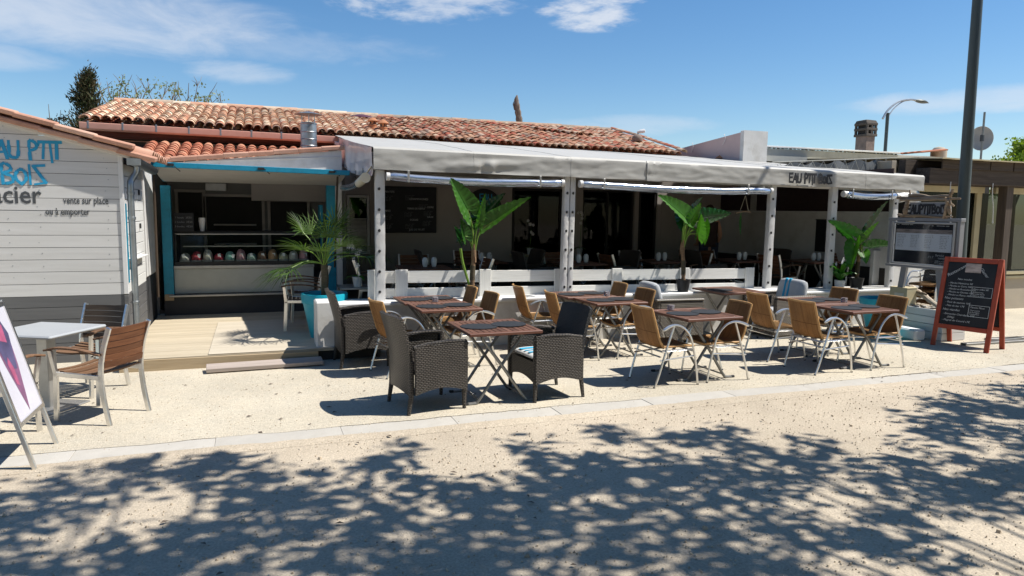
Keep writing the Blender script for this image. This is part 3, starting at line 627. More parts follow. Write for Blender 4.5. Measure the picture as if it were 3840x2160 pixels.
# inside
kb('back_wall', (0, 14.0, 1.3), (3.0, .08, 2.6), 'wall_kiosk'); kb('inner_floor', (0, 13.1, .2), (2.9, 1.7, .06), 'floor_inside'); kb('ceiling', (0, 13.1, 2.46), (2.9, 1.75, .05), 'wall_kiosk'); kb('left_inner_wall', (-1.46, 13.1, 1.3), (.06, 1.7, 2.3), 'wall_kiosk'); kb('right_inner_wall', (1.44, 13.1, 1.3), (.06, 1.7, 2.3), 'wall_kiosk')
for x0, x1, z0, z1 in ((-1.26, -.87, 1.37, 2.12), (-.80, .14, .4, 2.05), (.30, .95, .9, 1.98)):
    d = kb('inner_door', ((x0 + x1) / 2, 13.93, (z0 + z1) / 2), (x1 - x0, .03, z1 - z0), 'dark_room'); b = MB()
    for xx in (x0 - .03, x1 + .03): b.box((xx, 13.92, (z0 + z1) / 2), (.05, .06, z1 - z0 + .1), .004)
    b.box(((x0 + x1) / 2, 13.915, z1 + .03), (x1 - x0 + .12, .06, .05), .004); b.build('door_frame', 'wall_inside', d, world=False)
for z in (1.2, 1.55): kb('wall_shelf', (-.32, 13.8, z), (.72, .22, .025), 'wall_inside')
kb('hood', (.62, 13.75, 2.2), (1.3, .4, .42), 'wall_inside')
kb('blue_shutter', (1.10, 12.75, 1.55), (.05, .35, .75), 'teal_paint')
b = MB(); b.box((-.62, 13.72, 2.22), (.34, .18, .13), .01); b.box((-.62, 13.62, 2.19), (.28, .01, .02)); o = b.build('air_conditioner', 'white_paint'); tag(o, 'small white wall unit high above the kiosk counter', 'air conditioner')
# roof of the kiosk
tk = tile_mesh('kiosk_tile', 'tile_kiosk', .36, .09, .074, .012, 7, .95); sl = V((0, -1, -.25)).normalized()
rb = MB(); rb.grid(lambda u, v: (-1.62 + 3.02 * u, 12.2 + 1.55 * v, 2.505 + .3875 * v - .035 * abs(sin(u * 16.8 * pi))), 134, 5); rb.build('pan_tiles', 'tile_kiosk', kio, world=True, kind='stuff')
for i in range(17):
    for j in range(9):
        put('roof_tile', tk, kio, tile_mx((-1.62 + .18 * i + jit(.006), 12.40 + .168 * j + jit(.006), 2.575 + .042 * j + jit(.004)), sl + V((jit(.03), 0, .05 + jit(.02))), (jit(.05), 0, 1)), world=True)
q_ = MB(); q_.box((0, 0, 0), (.40, .16, .075), .016); tp = q_.mesh('parapet_tile', 'tile_pink')
for i in range(8):
    f = (i + .5) / 8; put('parapet_tile', tp, kio, tile_mx((-1.55 + 3.0 * f, 12.11, 2.545 + .335 * f + .004 * (i % 2)), (-1, 0, -.115 + .02), (0, -.10, 1)), world=True)
# counter with glazed ice-cream case
cn = thing('ice_cream_counter', 'glazed ice cream display counter with pale grey front inside the kiosk', 'counter', (-.25, 12.6, .2))
def cb(name, c, d, m, par=cn, bev=.004): b = MB(); b.box(c, d, bev); return b.build(name, m, par, world=True)
cb('front_panel', (-.14, 12.29, .68), (2.14, .04, .40), 'counter_panel'); cb('kick_panel', (-.14, 12.32, .46), (2.14, .03, .05), 'kiosk_plinth'); cb('body', (-.14, 12.66, .62), (2.1, .66, .52), 'kiosk_plinth')
cb('rail', (-.14, 12.285, .905), (2.16, .07, .05), 'alu_dull'); cb('rail', (-.14, 12.30, .96), (2.12, .04, .06), 'black_plastic'); cb('rail', (-.14, 12.36, 1.43), (2.1, .03, .02), 'alu_dull')
gp = MB(); gp.grid(lambda u, v: (-1.17 + 2.06 * u, 12.29 + .06 * v, .99 + .44 * v), 2, 2); gp.build('front_glass', 'glass_case', cn, world=True)
for x in (-1.18, .90): cb('case_side', (x, 12.65, 1.2), (.03, .62, .46), 'black_plastic')
cb('case_top', (-.14, 12.72, 1.455), (2.1, .5, .03), 'black_plastic'); cb('inner_shelf', (-.14, 12.86, 1.21), (1.95, .12, .025), 'alu_dull'); cb('case_floor', (-.14, 12.66, .93), (2.0, .6, .03), 'alu_dull')
cols = [0, 1, 2, 3, 4, 5, 6, 9, 7, 8, 0, 5]
names = ['cream', 'raspberry red', 'ivory', 'dark cherry', 'mint', 'pink', 'pale pistachio', 'chocolate', 'caramel', 'yellow', 'vanilla white', 'peach pink']
for i in range(12):
    x = -1.06 + i * .168; t = thing('ice_cream_tub', '%s ice cream tub in the glass case, number %s from the left' % (names[i], ['one', 'two', 'three', 'four', 'five', 'six', 'seven', 'eight', 'nine', 'ten', 'eleven', 'twelve'][i]), 'ice cream tub', (x, 12.52, .95), 0, 'ice cream tubs in the display case')
    t['label'] = '%s ice cream mound in the kiosk case, %s' % (names[i], 'at its left end' if i == 0 else 'right of the %s one' % names[i - 1])
    b = MB(); b.box((0, 0, .03), (.160, .34, .06), .01); b.build('tub', 'alu_dull', t)
    b = MB(); b.grid(lambda u, v: (.080 * cos(2 * pi * u) * sin(pi * v / 2) ** .7 * (1 + .12 * noise.noise((u * 9 + i, v * 5, i))), .15 * sin(2 * pi * u) * sin(pi * v / 2), .06 + (.10 + .03 * (i % 3)) * cos(pi * v / 2) * (1 + .15 * noise.noise((u * 6, v * 6, i * 3)))), 14, 6); b.build('ice_cream', 'ice_%d' % cols[i % 12], t)
    b = MB(); b.box((.02, -.12, .13), (.045, .004, .06), .001, Mx.Rotation(jit(.3), 4, 'Y')); b.build('flavour_card', 'paper', t)
b = thing('price_board', 'small chalk price board standing on the counter left end', 'chalkboard', (-1.05, 12.33, 1.46)); q = MB(); q.box((0, 0, .16), (.30, .02, .30), .004); q.build('board', 'slate', b)
for i, t in enumerate(['1 boule  2€50', '2 boules  3€50', '3 boules  4€50']): put('chalk_line', text_mesh('chalk_line', t, .042, 'chalk_dim', align='CENTER'), b, FX((0, -.013, .22 - .07 * i)))
for i, (x, y) in enumerate(((-1.12, 12.62), (-.98, 12.64), (-.80, 12.6))):
    c = thing('paper_cups', 'stack of %s paper cups on top of the kiosk counter' % ['floral', 'red speckled', 'white'][i], 'cups', (x, y, 1.47), 0); q = MB(); q.lathe([(.035, 0), (.05, .16), (.052, .16), (.05, .22), (.045, .22)], 14); q.build('cup', ['ice_0', 'ice_5', 'paper'][i], c)
    q = MB(); q.lathe([(.053, .155), (.055, .165), (.053, .17)], 14); q.build('rim', 'paper', c)
fp = thing('flue_pipe', 'ribbed galvanised flue pipe with flat cap on the kiosk roof', 'flue pipe', (.92, 12.7, 2.8))
b = MB(); b.lathe([(.135, -.1), (.135, .52)], 24); b.build('pipe', 'zinc', fp)
for z in (.03, .13, .24, .36, .5): b = MB(); b.lathe([(.136, z - .008), (.142, z), (.136, z + .008)], 24, cap=False); b.build('seam_ring', 'zinc', fp)
b = MB(); b.lathe([(.23, .655), (.232, .66), (.12, .69), (.02, .71)], 28); b.build('cap', 'zinc', fp)
b = MB()
for a in (.5, 2.6, 4.7): b.tube([(.12 * cos(a), .12 * sin(a), .5), (.12 * cos(a), .12 * sin(a), .67)], .008, 6)
b.build('cap_strut', 'zinc', fp)
# ------------------------------------------------------------------ main restaurant building
res = thing('restaurant_building', 'long low restaurant with weathered clay tiled roof behind the terrace', 'building', (3, 16, 0))
def rb_(name, x0, x1, y0, y1, z0, z1, m, par=None, bev=.004, **k):
    b = MB(); b.box(((x0 + x1) / 2, (y0 + y1) / 2, (z0 + z1) / 2), (x1 - x0, y1 - y0, z1 - z0), bev); return b.build(name, m, par or res, world=(par is None), **k)
WY = 14.3
for x0, x1, z0, z1 in ((1.45, 1.73, 0, 3.2), (1.73, 2.2, 0, .95), (1.73, 2.2, 2.15, 3.2), (2.2, 5.24, 0, 3.2), (5.24, 6.43, 0, .90), (5.24, 6.43, 2.36, 3.2), (6.43, 6.93, 0, 3.2), (6.93, 8.25, 2.36, 3.2), (8.25, 8.36, 0, 3.2), (8.36, 8.84, 2.36, 3.2), (8.84, 8.96, 0, 3.2), (8.96, 11.0, 0, 3.2), (8.36, 8.84, 0, .30)):
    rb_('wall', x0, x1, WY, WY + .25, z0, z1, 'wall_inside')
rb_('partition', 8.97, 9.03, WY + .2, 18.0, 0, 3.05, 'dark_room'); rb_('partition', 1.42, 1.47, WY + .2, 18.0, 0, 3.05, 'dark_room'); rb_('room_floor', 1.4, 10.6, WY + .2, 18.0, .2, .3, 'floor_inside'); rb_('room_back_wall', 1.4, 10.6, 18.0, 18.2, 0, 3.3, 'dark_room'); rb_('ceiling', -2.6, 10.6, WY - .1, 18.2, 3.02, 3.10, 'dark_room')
rb_('side_wall', -2.62, -2.45, 14.3, 20.5, 0, 3.2, 'wall_white'); rb_('side_wall', 9.05, 9.25, 14.5, 20.5, 0, 3.3, 'wall_white'); rb_('wall', -2.6, 1.45, WY, WY + .2, 0, 2.95, 'eave_shade_wall', label='wall strip under the red gutter, eave shade painted in dark blue grey')
def window(x0, x1, z0, z1, frost=False, m='white_paint', g='glass'):
    f = MB()
    for a in (x0 + .025, x1 - .025): f.box((a, WY + .05, (z0 + z1) / 2), (.05, .07, z1 - z0), .005)
    for z in (z0 + .025, z1 - .025): f.box(((x0 + x1) / 2, WY + .05, z), (x1 - x0 - .1, .066, .05), .005)
    w_ = f.build('window', m, res, world=True); p = MB(); p.box(((x0 + x1) / 2, WY + .055, (z0 + z1) / 2), (x1 - x0 - .1, .01, z1 - z0 - .1)); p.build('pane', g, w_)
    if frost:
        q = MB(); z = z0 + .06
        while z < z0 + .62 * (z1 - z0): q.box(((x0 + x1) / 2, WY + .044, z), (x1 - x0 - .11, .004, .016)); z += .026
        q.build('frosted_stripe', 'shade_white', w_)
    return w_
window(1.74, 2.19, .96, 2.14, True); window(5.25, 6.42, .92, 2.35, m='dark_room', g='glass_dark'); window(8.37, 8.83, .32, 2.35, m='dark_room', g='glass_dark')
s_ = MB(); s_.box((5.84, WY - .06, .905), (1.3, .2, .05), .01); s_.build('window_sill', 'cream_frame', res, world=True)
f = MB()
for x in (6.96, 7.58, 8.22): f.box((x, WY + .08, 1.33), (.05, .06, 2.06), .004)
f.box((7.59, WY + .08, 2.34), (1.3, .06, .05), .004); dr = f.build('door', 'dark_room', res, world=True); p = MB(); p.box((7.27, WY + .08, 1.33), (.55, .01, 2.0)); p.box((7.9, WY + .08, 1.33), (.57, .01, 2.0)); p.build('pane', 'glass_dark', dr)
# --- roof
RX0, RX1, EY, RYD = -2.75, 9.30, 14.02, 17.5
ez = lambda x: 3.335 - .010 * (x + 2.75); rz_ = lambda x: 4.085 - .001 * x
sag = lambda x, t: .03 * noise.noise((x * .5, t * 2, 3.3)) + .014 * noise.noise((x * 1.9, t * 5, 7.)) * (1 if x > 3 else .4)
def roof_pt(x, t): return V((x, EY + (RYD - EY) * t, ez(x) + (rz_(x) - ez(x)) * t + sag(x, t)))
b = MB(); b.grid(lambda u, v: roof_pt(RX0 + (RX1 - RX0) * u, v) - V((0, 0, .005 + .04 * abs(cos((RX1 - RX0) * u / .164 * pi)))), 340, 8); b.build('pan_tiles', 'tile_old', res, world=True, kind='stuff')
b = MB(); b.grid(lambda u, v: (RX0 + (RX1 - RX0) * u, RYD + 3.2 * v, 4.06 - .7 * v - .04 * abs(cos((RX1 - RX0) * u / .164 * pi))), 200, 2); b.build('rear_tile_field', 'tile_old', res, world=True, kind='stuff')
b = MB(); b.grid(lambda u, v: roof_pt(RX0 + (RX1 - RX0) * u, v) - V((0, 0, .09)), 30, 4); b.build('roof_boarding', 'red_brown', res, world=True)
tn = tile_mesh('roof_tile', 'tile_new', .31, .084, .070, .013, 7, .85); to = tile_mesh('roof_tile', 'tile_old', .31, .083, .070, .012, 6, .75)
cells = []
NR = 15
for i in range(74):
    for j in range(NR):
        x = RX0 + .08 + .164 * i; t = (j + .35) / NR
        if x < RX1: cells.append((roof_pt(x, t).length, i, j, x, t))
cells.sort(); rest = MB()
def tcell(i, j, x, t):
    old = x + jit(.25) > 2.6; k = 1.0 if old else .45
    p = roof_pt(x, t) + V((jit(.012) * k, jit(.02) * k, .022 + jit(.008) * k)); d = roof_pt(x, t - .05) - roof_pt(x, t)
    return old, tile_mx(p, d + V((jit(.012) * k, 0, .007 + jit(.010) * k)), (jit(.07) * k, -.2, 1))
for n_, (d, i, j, x, t) in enumerate(cells):
    old, m = tcell(i, j, x, t)
    if n_ < 300: put('roof_tile', to if old else tn, res, m, world=True)
    else:
        me = to if old else tn; rest.m = 1 if old else 0
        rest.add([v.co for v in me.vertices], [tuple(p.vertices) for p in me.polygons], True, m)
rest.build('roof_tiles', ['tile_new', 'tile_old'], res, world=True, kind='stuff')
# a few slipped red tiles and a lath lying on the old slope
for i in range(14):
    x = 6.6 + .09 * i + jit(.05); t = .72 - .012 * i + jit(.04); p = roof_pt(x, t) + V((0, 0, .075)); put('slipped_tile', to, res, tile_mx(p, (jit(.25), -1, -.2), (jit(.3), 0, 1)), world=True)
trd = tile_mesh('ridge_tile', 'tile_ridge', .40, .105, .098, .014, 7, .8); tro = tile_mesh('ridge_tile', 'tile_ridge_old', .40, .10, .095, .014, 7, .75)
for i in range(32):
    x = RX0 + .2 + .375 * i
    if x < RX1 - .1: put('ridge_tile', trd if x < 2.9 else tro, res, tile_mx((x, RYD, rz_(x) + .03 + sag(x, 1) + jit(.005)), (-1, jit(.01), -.02), (0, -.2, 1)), world=True)
b = MB(); b.grid(lambda u, v: (RX0 + (RX1 - RX0) * u, RYD - .13 + .03 * v + .012 * sin(u * 420), rz_(RX0 + (RX1 - RX0) * u) - .05 + .06 * v + sag(RX0 + (RX1 - RX0) * u, 1)), 120, 2, th=.03); b.build('ridge_mortar', 'mortar', res, world=True)
for i in range(14):     # gable edge tiles on the right
    t = (i + .5) / 14; p = roof_pt(RX1, t) + V((.02, 0, .07)); put('verge_tile', to, res, tile_mx(p, roof_pt(RX1, 0) - roof_pt(RX1, 1), (.25, 0, 1)), world=True)
gp_ = [(-.02, 0), (-.022, -.05), (-.05, -.10), (-.09, -.12), (-.135, -.115), (-.158, -.09), (-.163, -.03), (-.163, .005), (-.150, .012)]
b = MB(); b.grid(lambda u, v: (RX0 + .02 + (1.62 - RX0) * u, EY + gp_[round(v * 8)][0], ez(RX0 + (1.62 - RX0) * u) - .075 + gp_[round(v * 8)][1]), 12, 8, th=.004); b.build('gutter', 'gutter_pink', res, world=True)
b = MB(); b.box((-.55, EY + .03, 3.13), (4.35, .05, .12), .004); b.box((-.55, EY + .14, 3.06), (4.35, .16, .04), .004); b.build('eaves_board', 'red_brown', res, world=True)
b = MB(); b.box((-.55, EY + .24, 3.02), (4.35, .03, .03), .003); b.build('eaves_moulding', 'gutter_pink', res, world=True)
for i in range(9):
    x = -2.6 + .52 * i; b = MB(); b.box((x, EY - .155, ez(x) - .105), (.03, .02, .13), .004); b.box((x, EY - .09, ez(x) - .06), (.03, .14, .012), .002); b.build('gutter_clip', 'zinc', res, world=True)
# roof furniture
for i, (x, y, z) in enumerate(((2.34, 14.75, 3.46), (2.52, 14.55, 3.40))):
    t = thing('clay_vent', ['taller clay vent pipe on the roof, left of its twin', 'shorter clay vent pipe on the roof, right of its twin'][i], 'roof vent', (x, y, z)); q = MB(); q.lathe([(.085, -.1), (.075, .10), (.085, .11), (.075, .12), (.06, .13), (.06, .19)], 16); q.build('pipe', 'clay', t)
    q = MB(); q.lathe([(.11, .19), (.115, .2), (.06, .25), (.015, .27)], 16); q.build('cap', 'clay', t)
    q = MB()
    for a in range(5): q.box((.061 * cos(a * 1.257), .061 * sin(a * 1.257), .16), (.02, .02, .05))
    q.build('vent_slot', 'dark_room', t)
o = MB(); o.lathe([(.28, 0), (.30, .02), (.24, .06), (.1, .10), (.01, .11)], 24); o = o.build('skylight_dome', 'purple_dome'); o.location = (2.42, 16.95, 3.955); tag(o, 'low purple dome skylight at the ridge behind the clay vents', 'skylight')
t = thing('roof_fan', 'small dark roof cowl with white floodlight on the old roof', 'roof cowl', (8.75, 15.15, 3.58)); q = MB(); q.lathe([(.12, 0), (.13, .05), (.12, .10), (.07, .15), (.02, .165)], 16); q.build('cowl', 'chimney_stone', t)
q = MB(); q.tube([(.0, 0, .16), (.03, 0, .2)], .012, 6); q.build('bracket', 'steel_dark', t); q = MB(); q.tube([(-.01, 0, .21), (.04, -.01, .225), (.16, -.03, .25), (.18, -.03, .255)], [.02, .045, .05, .03], 10); q.build('lamp_head', 'ceramic', t)
q = MB(); q.lathe([(.10, -.05), (.11, .02), (.17, .03), (.02, .12)], 4); o = q.build('roof_vent', 'clay'); o.location = (9.86, 13.35, 3.06); tag(o, 'pointed clay vent cap poking over the right canopy edge', 'vent cap')

# ------------------------------------------------------------------ covered terrace
lw = thing('low_wall', 'low white rendered wall along the front of the terrace', 'wall', (5.6, 9.36, 0))
b = MB(); b.grid(lambda u, v: (.70 + 9.9 * u, 9.12 + .006 * noise.noise((u * 20, v * 3, 0)), .64 * v), 60, 4); b.box((5.65, 9.32, .31), (9.89, .38, .62), .01); b.build('wall', 'wall_white', lw, world=True)
b = MB(); b.box((4.55, 9.32, .635), (7.7, .48, .05), .012); b.box((9.2, 9.32, .585), (2.7, .48, .045), .012); b.build('coping', 'white_paint', lw, world=True)
b = MB(); b.box((.83, 9.02, .36), (.28, .36, .72), .015); o = b.build('wall_pier', 'wall_white'); tag(o, 'short white rendered pier closing the left end of the low wall', 'pier')
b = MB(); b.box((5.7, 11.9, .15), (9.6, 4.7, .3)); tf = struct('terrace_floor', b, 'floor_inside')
fe = thing('terrace_fence', 'low white boarded fence standing on the terrace wall', 'fence', (4.5, 9.42, .66))
ft = lambda x: 1.045 - .010 * (x - 1.4)
xs = [1.43, 1.86, 3.05, 4.20, 5.15, 6.35, 7.60]
for x0, x1 in zip(xs, xs[1:]):
    for dz, h in ((-.085, .165), (-.305, .135)):
        b = MB(); b.bar((x0 + .01, 9.425, ft(x0) + dz), (x1 - .01, 9.425, ft(x1) + dz), .03, h, bev=.004); b.build('rail_board', 'fence_white', fe, world=True)
for x in xs:
    b = MB(); b.box((x + (.06 if x < 1.5 else 0), 9.395, ft(x) - .185), (.17, .026, .40), .004); b.build('upright_board', 'fence_white_z', fe, world=True)
ter = thing('canopy_terrace', 'terrace awning of pale grey canvas on white wrapped posts', 'awning', (5.6, 9.3, 0))
fx = lambda x: 2.665 - .0094 * (x - 1.46)
def can(u, v):
    x = 1.46 + 9.55 * u; xr = 1.50 + 9.0 * u; y = 9.20 + 4.85 * v; z = fx(x) * (1 - v) + (3.27 - .013 * (xr - 1.5)) * v
    return V((x * (1 - v) + xr * v, y, z + .03 * sin(pi * v) * abs(sin(u * 7.2)) - .02 * (1 - abs(sin(u * 4 * pi))) * sin(pi * v) + .008 * noise.noise((x * 1.5, y * 1.5, 0))))
b = MB(); b.grid(can, 80, 20, th=.006); b.build('canopy_sheet', 'canopy', ter, world=True)
for us in (.14, .29, .565, .71, .86):      # sewn seams of the canvas lengths
    b = MB(); b.grid(lambda u, v: can(us + .0022 * u, v) + V((0, 0, .004)), 1, 20, th=.004); b.build('seam', 'canopy', ter, world=True)
def val(u, v):
    x = 1.46 + 9.58 * u; h = .285 - .003 * x
    wr = .010 * noise.noise((x * 1.1, v * 1.2, 5)) + .008 * noise.noise((x * 3.2, v * 2.5, 9)) + .005 * noise.noise((x * 8, v * 5, 2)) + .028 * math.exp(-((x - 3.0) / .13) ** 2 - ((v - .75) / .3) ** 2) * sin((x - 3.0) * 26) + .014 * math.exp(-((x - 3.0) / .5) ** 2) * sin(9 * v + x * 3)
    r = min(1, v / .10); return V((x, 9.20 - .030 * sin(r * pi / 2) - wr * min(1, v * 4), fx(x) - h * v - .012 * (1 - cos(r * pi / 2)) + .004 * sin(x * 5) * v))
b = MB(); b.grid(val, 260, 14, th=.004); b.build('valance', 'canopy', ter, world=True)
b = MB(); b.grid(lambda u, v: val(u, .93 + .012 * v) - V((0, .003, 0)), 260, 1); b.build('hem', 'canvas_white', ter, world=True)
for us in (.14, .29, .71, .86): b = MB(); b.grid(lambda u, v: val(us + .0022 * u, v) - V((0, .003, 0)), 1, 14, th=.003); b.build('seam', 'canopy', ter, world=True)
b = MB()   # sewn strap over the join
b.grid(lambda u, v: val((5.47 + .24 * u - 1.46) / 9.58, v * 1.06) - V((0, .012 + .006 * noise.noise((u * 4, v * 5, 3)), -.002)), 8, 10, th=.004); b.build('valance_strap', 'canopy', ter, world=True)
put_strokes("EAU P'W BOIS", .135, .031, 'black_letter', ter, Mx.Translation((8.05, 9.118, 2.385)) @ Mx.Rotation(R(.5), 4, 'Y'), th=.003)
b = MB(); b.bar((1.45, 9.3, 2.41), (11.0, 9.3, 2.30), .05, .05); b.bar((1.5, 14.0, 3.18), (10.5, 14.0, 3.06), .05, .06)
for x in (1.5, 4.25, 7.85, 10.5): b.bar((x, 9.35, fx(x) - .10), (x, 14.0, 3.14 - .012 * x), .05, .06)
b.build('roof_frame', 'white_paint', ter, world=True)
def post(x, w_, z0, lean, dbl=False):
    for k, dx in enumerate((-w_ / 2, w_ / 2) if dbl else (0,)):
        ww = w_ if dbl else w_ * 1.0; b = MB()
        b.grid(lambda u, v: (x + dx + lean * v + (ww / 2 - .004) * (1 + .05 * noise.noise((v * 14, u * 3, x))) * (cos(2 * pi * u) * 1.28 if abs(cos(2 * pi * u)) < .78 else math.copysign(1, cos(2 * pi * u))), 9.29 + .05 * (sin(2 * pi * u) * 1.28 if abs(sin(2 * pi * u)) < .78 else math.copysign(1, sin(2 * pi * u))) + .004 * noise.noise((v * 18, u * 5, x)), z0 + (2.37 - z0) * v), 16, 40)
        p = b.build('post', 'canvas_white', ter, world=True); q = MB()
        for i in range(7):
            z = z0 + .12 + .27 * i
            if z < 2.28: q.lathe([(.019, 0), (.019, .005), (.008, .008), (.008, .018), (.004, .02)], 8, M=Mx.Translation((x + dx + lean * (z - z0) / 1.7 + (0 if dbl else -ww * .12), 9.242, z)) @ RX90); q.box((x + dx + (0 if dbl else -ww * .12) + lean * (z - z0) / 1.7, 9.222, z), (.012, .008, .04), .002)
        q.build('turn_button', 'steel_dark', p)
post(1.555, .135, .66, .0); post(4.255, .092, .66, .02, True); post(7.86, .125, .64, .015); post(9.14, .135, .61, .0); post(10.52, .13, .61, -.02)
for x0, x1 in ((1.66, 4.10), (4.42, 7.74), (9.28, 10.42)):    # rolled clear blinds
    b = MB(); n = 26
    def roll(u, v):
        x = x0 + (x1 - x0) * u; e = min(1, min(u, 1 - u) * 14 + .75); sg = -.035 * sin(pi * u); r = .050 * e * (1 + .12 * noise.noise((x * 2.5, v * 2, 1)))
        return (x, 9.185 + r * cos(2 * pi * v), fx(x) - .375 + sg * .9 + r * 1.1 * sin(2 * pi * v) + .006 * noise.noise((x * 4, v, 0)))
    b.grid(roll, 40, 14); o = b.build('rolled_blind', 'clear_roll', ter, world=True); q = MB(); q.grid(lambda u, v: (x0 + (x1 - x0) * u, 9.21 + .01 * noise.noise((u * 9, v * 3, 0)), fx(x0 + (x1 - x0) * u) - .33 + .05 * v - .03 * sin(pi * u)), 24, 3); q.build('blind_film', 'clear_film', o)
    q = MB()
    for f_ in (.10, .86): q = MB(); x = x0 + (x1 - x0) * f_; q.bar((x, 9.118, fx(x) - .44), (x, 9.118, fx(x) - .29), .012, .028, up=(1, 0, 0)); q.box((x, 9.17, fx(x) - .44), (.028, .1, .008)); q.build('blind_strap', 'alu_dull', o)
    for x in (x0 - .02, x1 + .01): q = MB(); q.tube([(x - .015, 9.185, fx(x) - .373), (x + .03, 9.185, fx(x) - .374)], .053, 12); q.build('roll_end', 'canvas_white', o)
# left flank: vinyl skirt, cream roll, hooks
def skirt(u, v):
    y = 9.22 + 3.6 * u; top = fx(1.46) * (1 - u * .74) + 3.27 * u * .74; dr = .36 + .12 * sin(u * 2.6)
    return V((1.44 + .02 * sin(u * 23 + v * 3) * v + .02 * noise.noise((u * 8, v * 3, 1)), y, top - .01 - dr * v))
b = MB(); b.grid(skirt, 40, 8, th=.003); b.build('side_skirt', 'skirt_vinyl', ter, world=True)
b = MB(); b.grid(lambda u, v: (1.43 + .015 * noise.noise((u * 6, v * 4, 2)), 9.3 + 3.4 * u, 2.52 + .10 * u - (.30 + .10 * u) * v), 16, 6); b.build('side_film', 'clear_film', ter, world=True)
b = MB(); b.tube(smooth_path([(1.37, 9.8, 2.235), (1.38, 10.4, 2.20), (1.37, 11.2, 2.19), (1.38, 12.0, 2.21)], 5), [.05, .046, .055, .05, .044, .052, .048, .05, .045, .05, .052, .046, .05, .05, .045, .03], 12); b.build('side_roll', 'clear_roll', ter, world=True)
b = MB(); b.tube(smooth_path([(1.36, 9.28, 2.27), (1.37, 9.6, 2.245), (1.38, 9.95, 2.22)], 5), .058, 12); o = b.build('side_roll', 'cream_canvas', ter, world=True)
q = MB(); q.tube([(1.37, 9.27, 2.27), (1.37, 9.262, 2.27)], .066, 14); q.tube([(1.37, 9.275, 2.27), (1.37, 9.256, 2.27)], .034, 10); q.bar((1.37, 9.3, 2.3), (1.45, 9.26, 2.42), .06, .012); q.build('roll_end', 'cream_canvas', o)
q = MB()
for y in (9.7, 10.4): q.tube([(1.40, y, 2.42), (1.40, y, 2.33), (1.39, y - .02, 2.31), (1.38, y - .035, 2.335)], .005, 6)
q.build('hook', 'steel_dark', ter, world=True)
for (y, z0, z1) in ((12.85, .3, 2.9),): b = MB(); b.box((1.47, y, (z0 + z1) / 2), (.1, .1, z1 - z0), .01); b.build('rear_post', 'white_paint', ter, world=True)
# right end wall of the terrace: dark below, white panel, dark film above
ew = thing('end_panel', 'white panel screen closing the right end of the terrace', 'screen', (10.62, 11.7, .3))
b = MB(); b.box((10.62, 11.87, .62), (.05, 4.86, .62)); b.build('lower_panel', 'dark_room', ew, world=True)
b = MB(); b.box((10.62, 11.87, 1.42), (.05, 4.86, .98), .004); b.build('white_panel', 'wall_white', ew, world=True)
b = MB(); b.box((10.60, 11.87, 1.925), (.07, 4.86, .03), .004); b.build('top_rail', 'white_paint', ew, world=True)
b = MB(); b.box((10.62, 11.87, 2.32), (.02, 4.86, .76)); b.build('upper_film', 'top_dark', ew, world=True)
b = thing('slate_board', 'narrow black slate hung on the white end screen', 'chalkboard', (10.57, 11.0, 1.25)); q = MB(); q.box((0, 0, .2), (.03, .26, .62), .004); q.build('board', 'slate', b)
q = MB(); q.box((-.017, 0, .52), (.006, .28, .02)); q.build('board_rim', 'black_plastic', b)
# wall boards inside the terrace
cb2 = thing('wall_menu_board', 'large black chalkboard drinks menu on the terrace back wall', 'chalkboard', (2.98, 14.25, 1.40)); q = MB(); q.box((0, 0, .46), (1.14, .04, .94), .006); q.build('board', 'slate', cb2)
rowsT = [(-.42, .80, 'APERITIFS', .055), (.20, .66, 'CHAMPAGNES', .06), (.14, .47, 'TERRE DE NERO', .05), (.44, .50, 'CIDRE', .05), (.44, .30, 'EAUX', .05), (.10, .24, 'SODAS', .055), (.16, .04, 'JUS DE FRUIT', .055), (-.45, .42, 'BIERES', .05)]
for x, z, t, s in rowsT: put('chalk_heading', text_mesh('chalk_heading', t, s, 'chalk', align='CENTER'), cb2, FX((x, -.022, z)))
sm = text_mesh('chalk_list', 'verre  12cl  3€50\nbouteille  18€\nla coupe  4€80\nle pichet  7€', .026, 'chalk_dim', space=1.1)
for x, z in ((-.52, .72), (-.52, .34), (-.08, .74), (-.10, .40), (.30, .42), (-.08, .16), (.28, .22), (-.52, .16), (.2, .56)): put('chalk_list', sm, cb2, FX((x, -.022, z)))
rs = thing('round_sign', 'round black wall sign with blue hand lettering behind the tall plant', 'sign', (4.58, 14.24, 1.94)); q = MB(); q.lathe([(.02, 0), (.38, 0), (.385, .01), (.38, .03), (.02, .03)], 32, M=RX90); q.build('disc', 'slate', rs)
for i, t in enumerate(["EAU", "P'W", "BOIS"]): mb, wd = strokes(t, .15, .024); me = mb.mesh('lettering', 'blue_letter'); put('lettering', me, rs, Mx.Translation((-wd / 2 + .04, -.034, .12 - .21 * i)))

# ------------------------------------------------------------------ pink party wall, neighbour, chimneys
pw = thing('party_wall', 'stained pink party wall with white pillar end above the canopy', 'wall', (10.1, 14, 0))
b = MB(); b.prism([(12.62, 2.3), (16.2, 2.3), (16.2, 3.34), (12.62, 3.60)], .36, Mx.Translation((9.82, 0, 0)) @ Mx(((0, 0, 1, 0), (1, 0, 0, 0), (0, 1, 0, 0), (0, 0, 0, 1)))); b.build('wall', 'pink_wall', pw, world=True)
b = MB(); b.grid(lambda u, v: (9.80 + .62 * u, 12.52 + .008 * noise.noise((u * 6, v * 6, 0)), 2.3 + 1.33 * v), 8, 12); b.box((10.11, 12.585, 2.965), (.62, .12, 1.33), .012); b.build('pillar', 'wall_white', pw, world=True)
b = MB()
for y, z in ((13.2, 3.58), (14.4, 3.49)): b.tube(smooth_path([(9.82, y, z + .02), (9.79, y - .02, z + .02), (9.78, y - .08, z - .08), (9.79, y + .02, z - .2)], 5), .006, 5)
b.build('loose_cable', 'white_paint', pw, world=True)
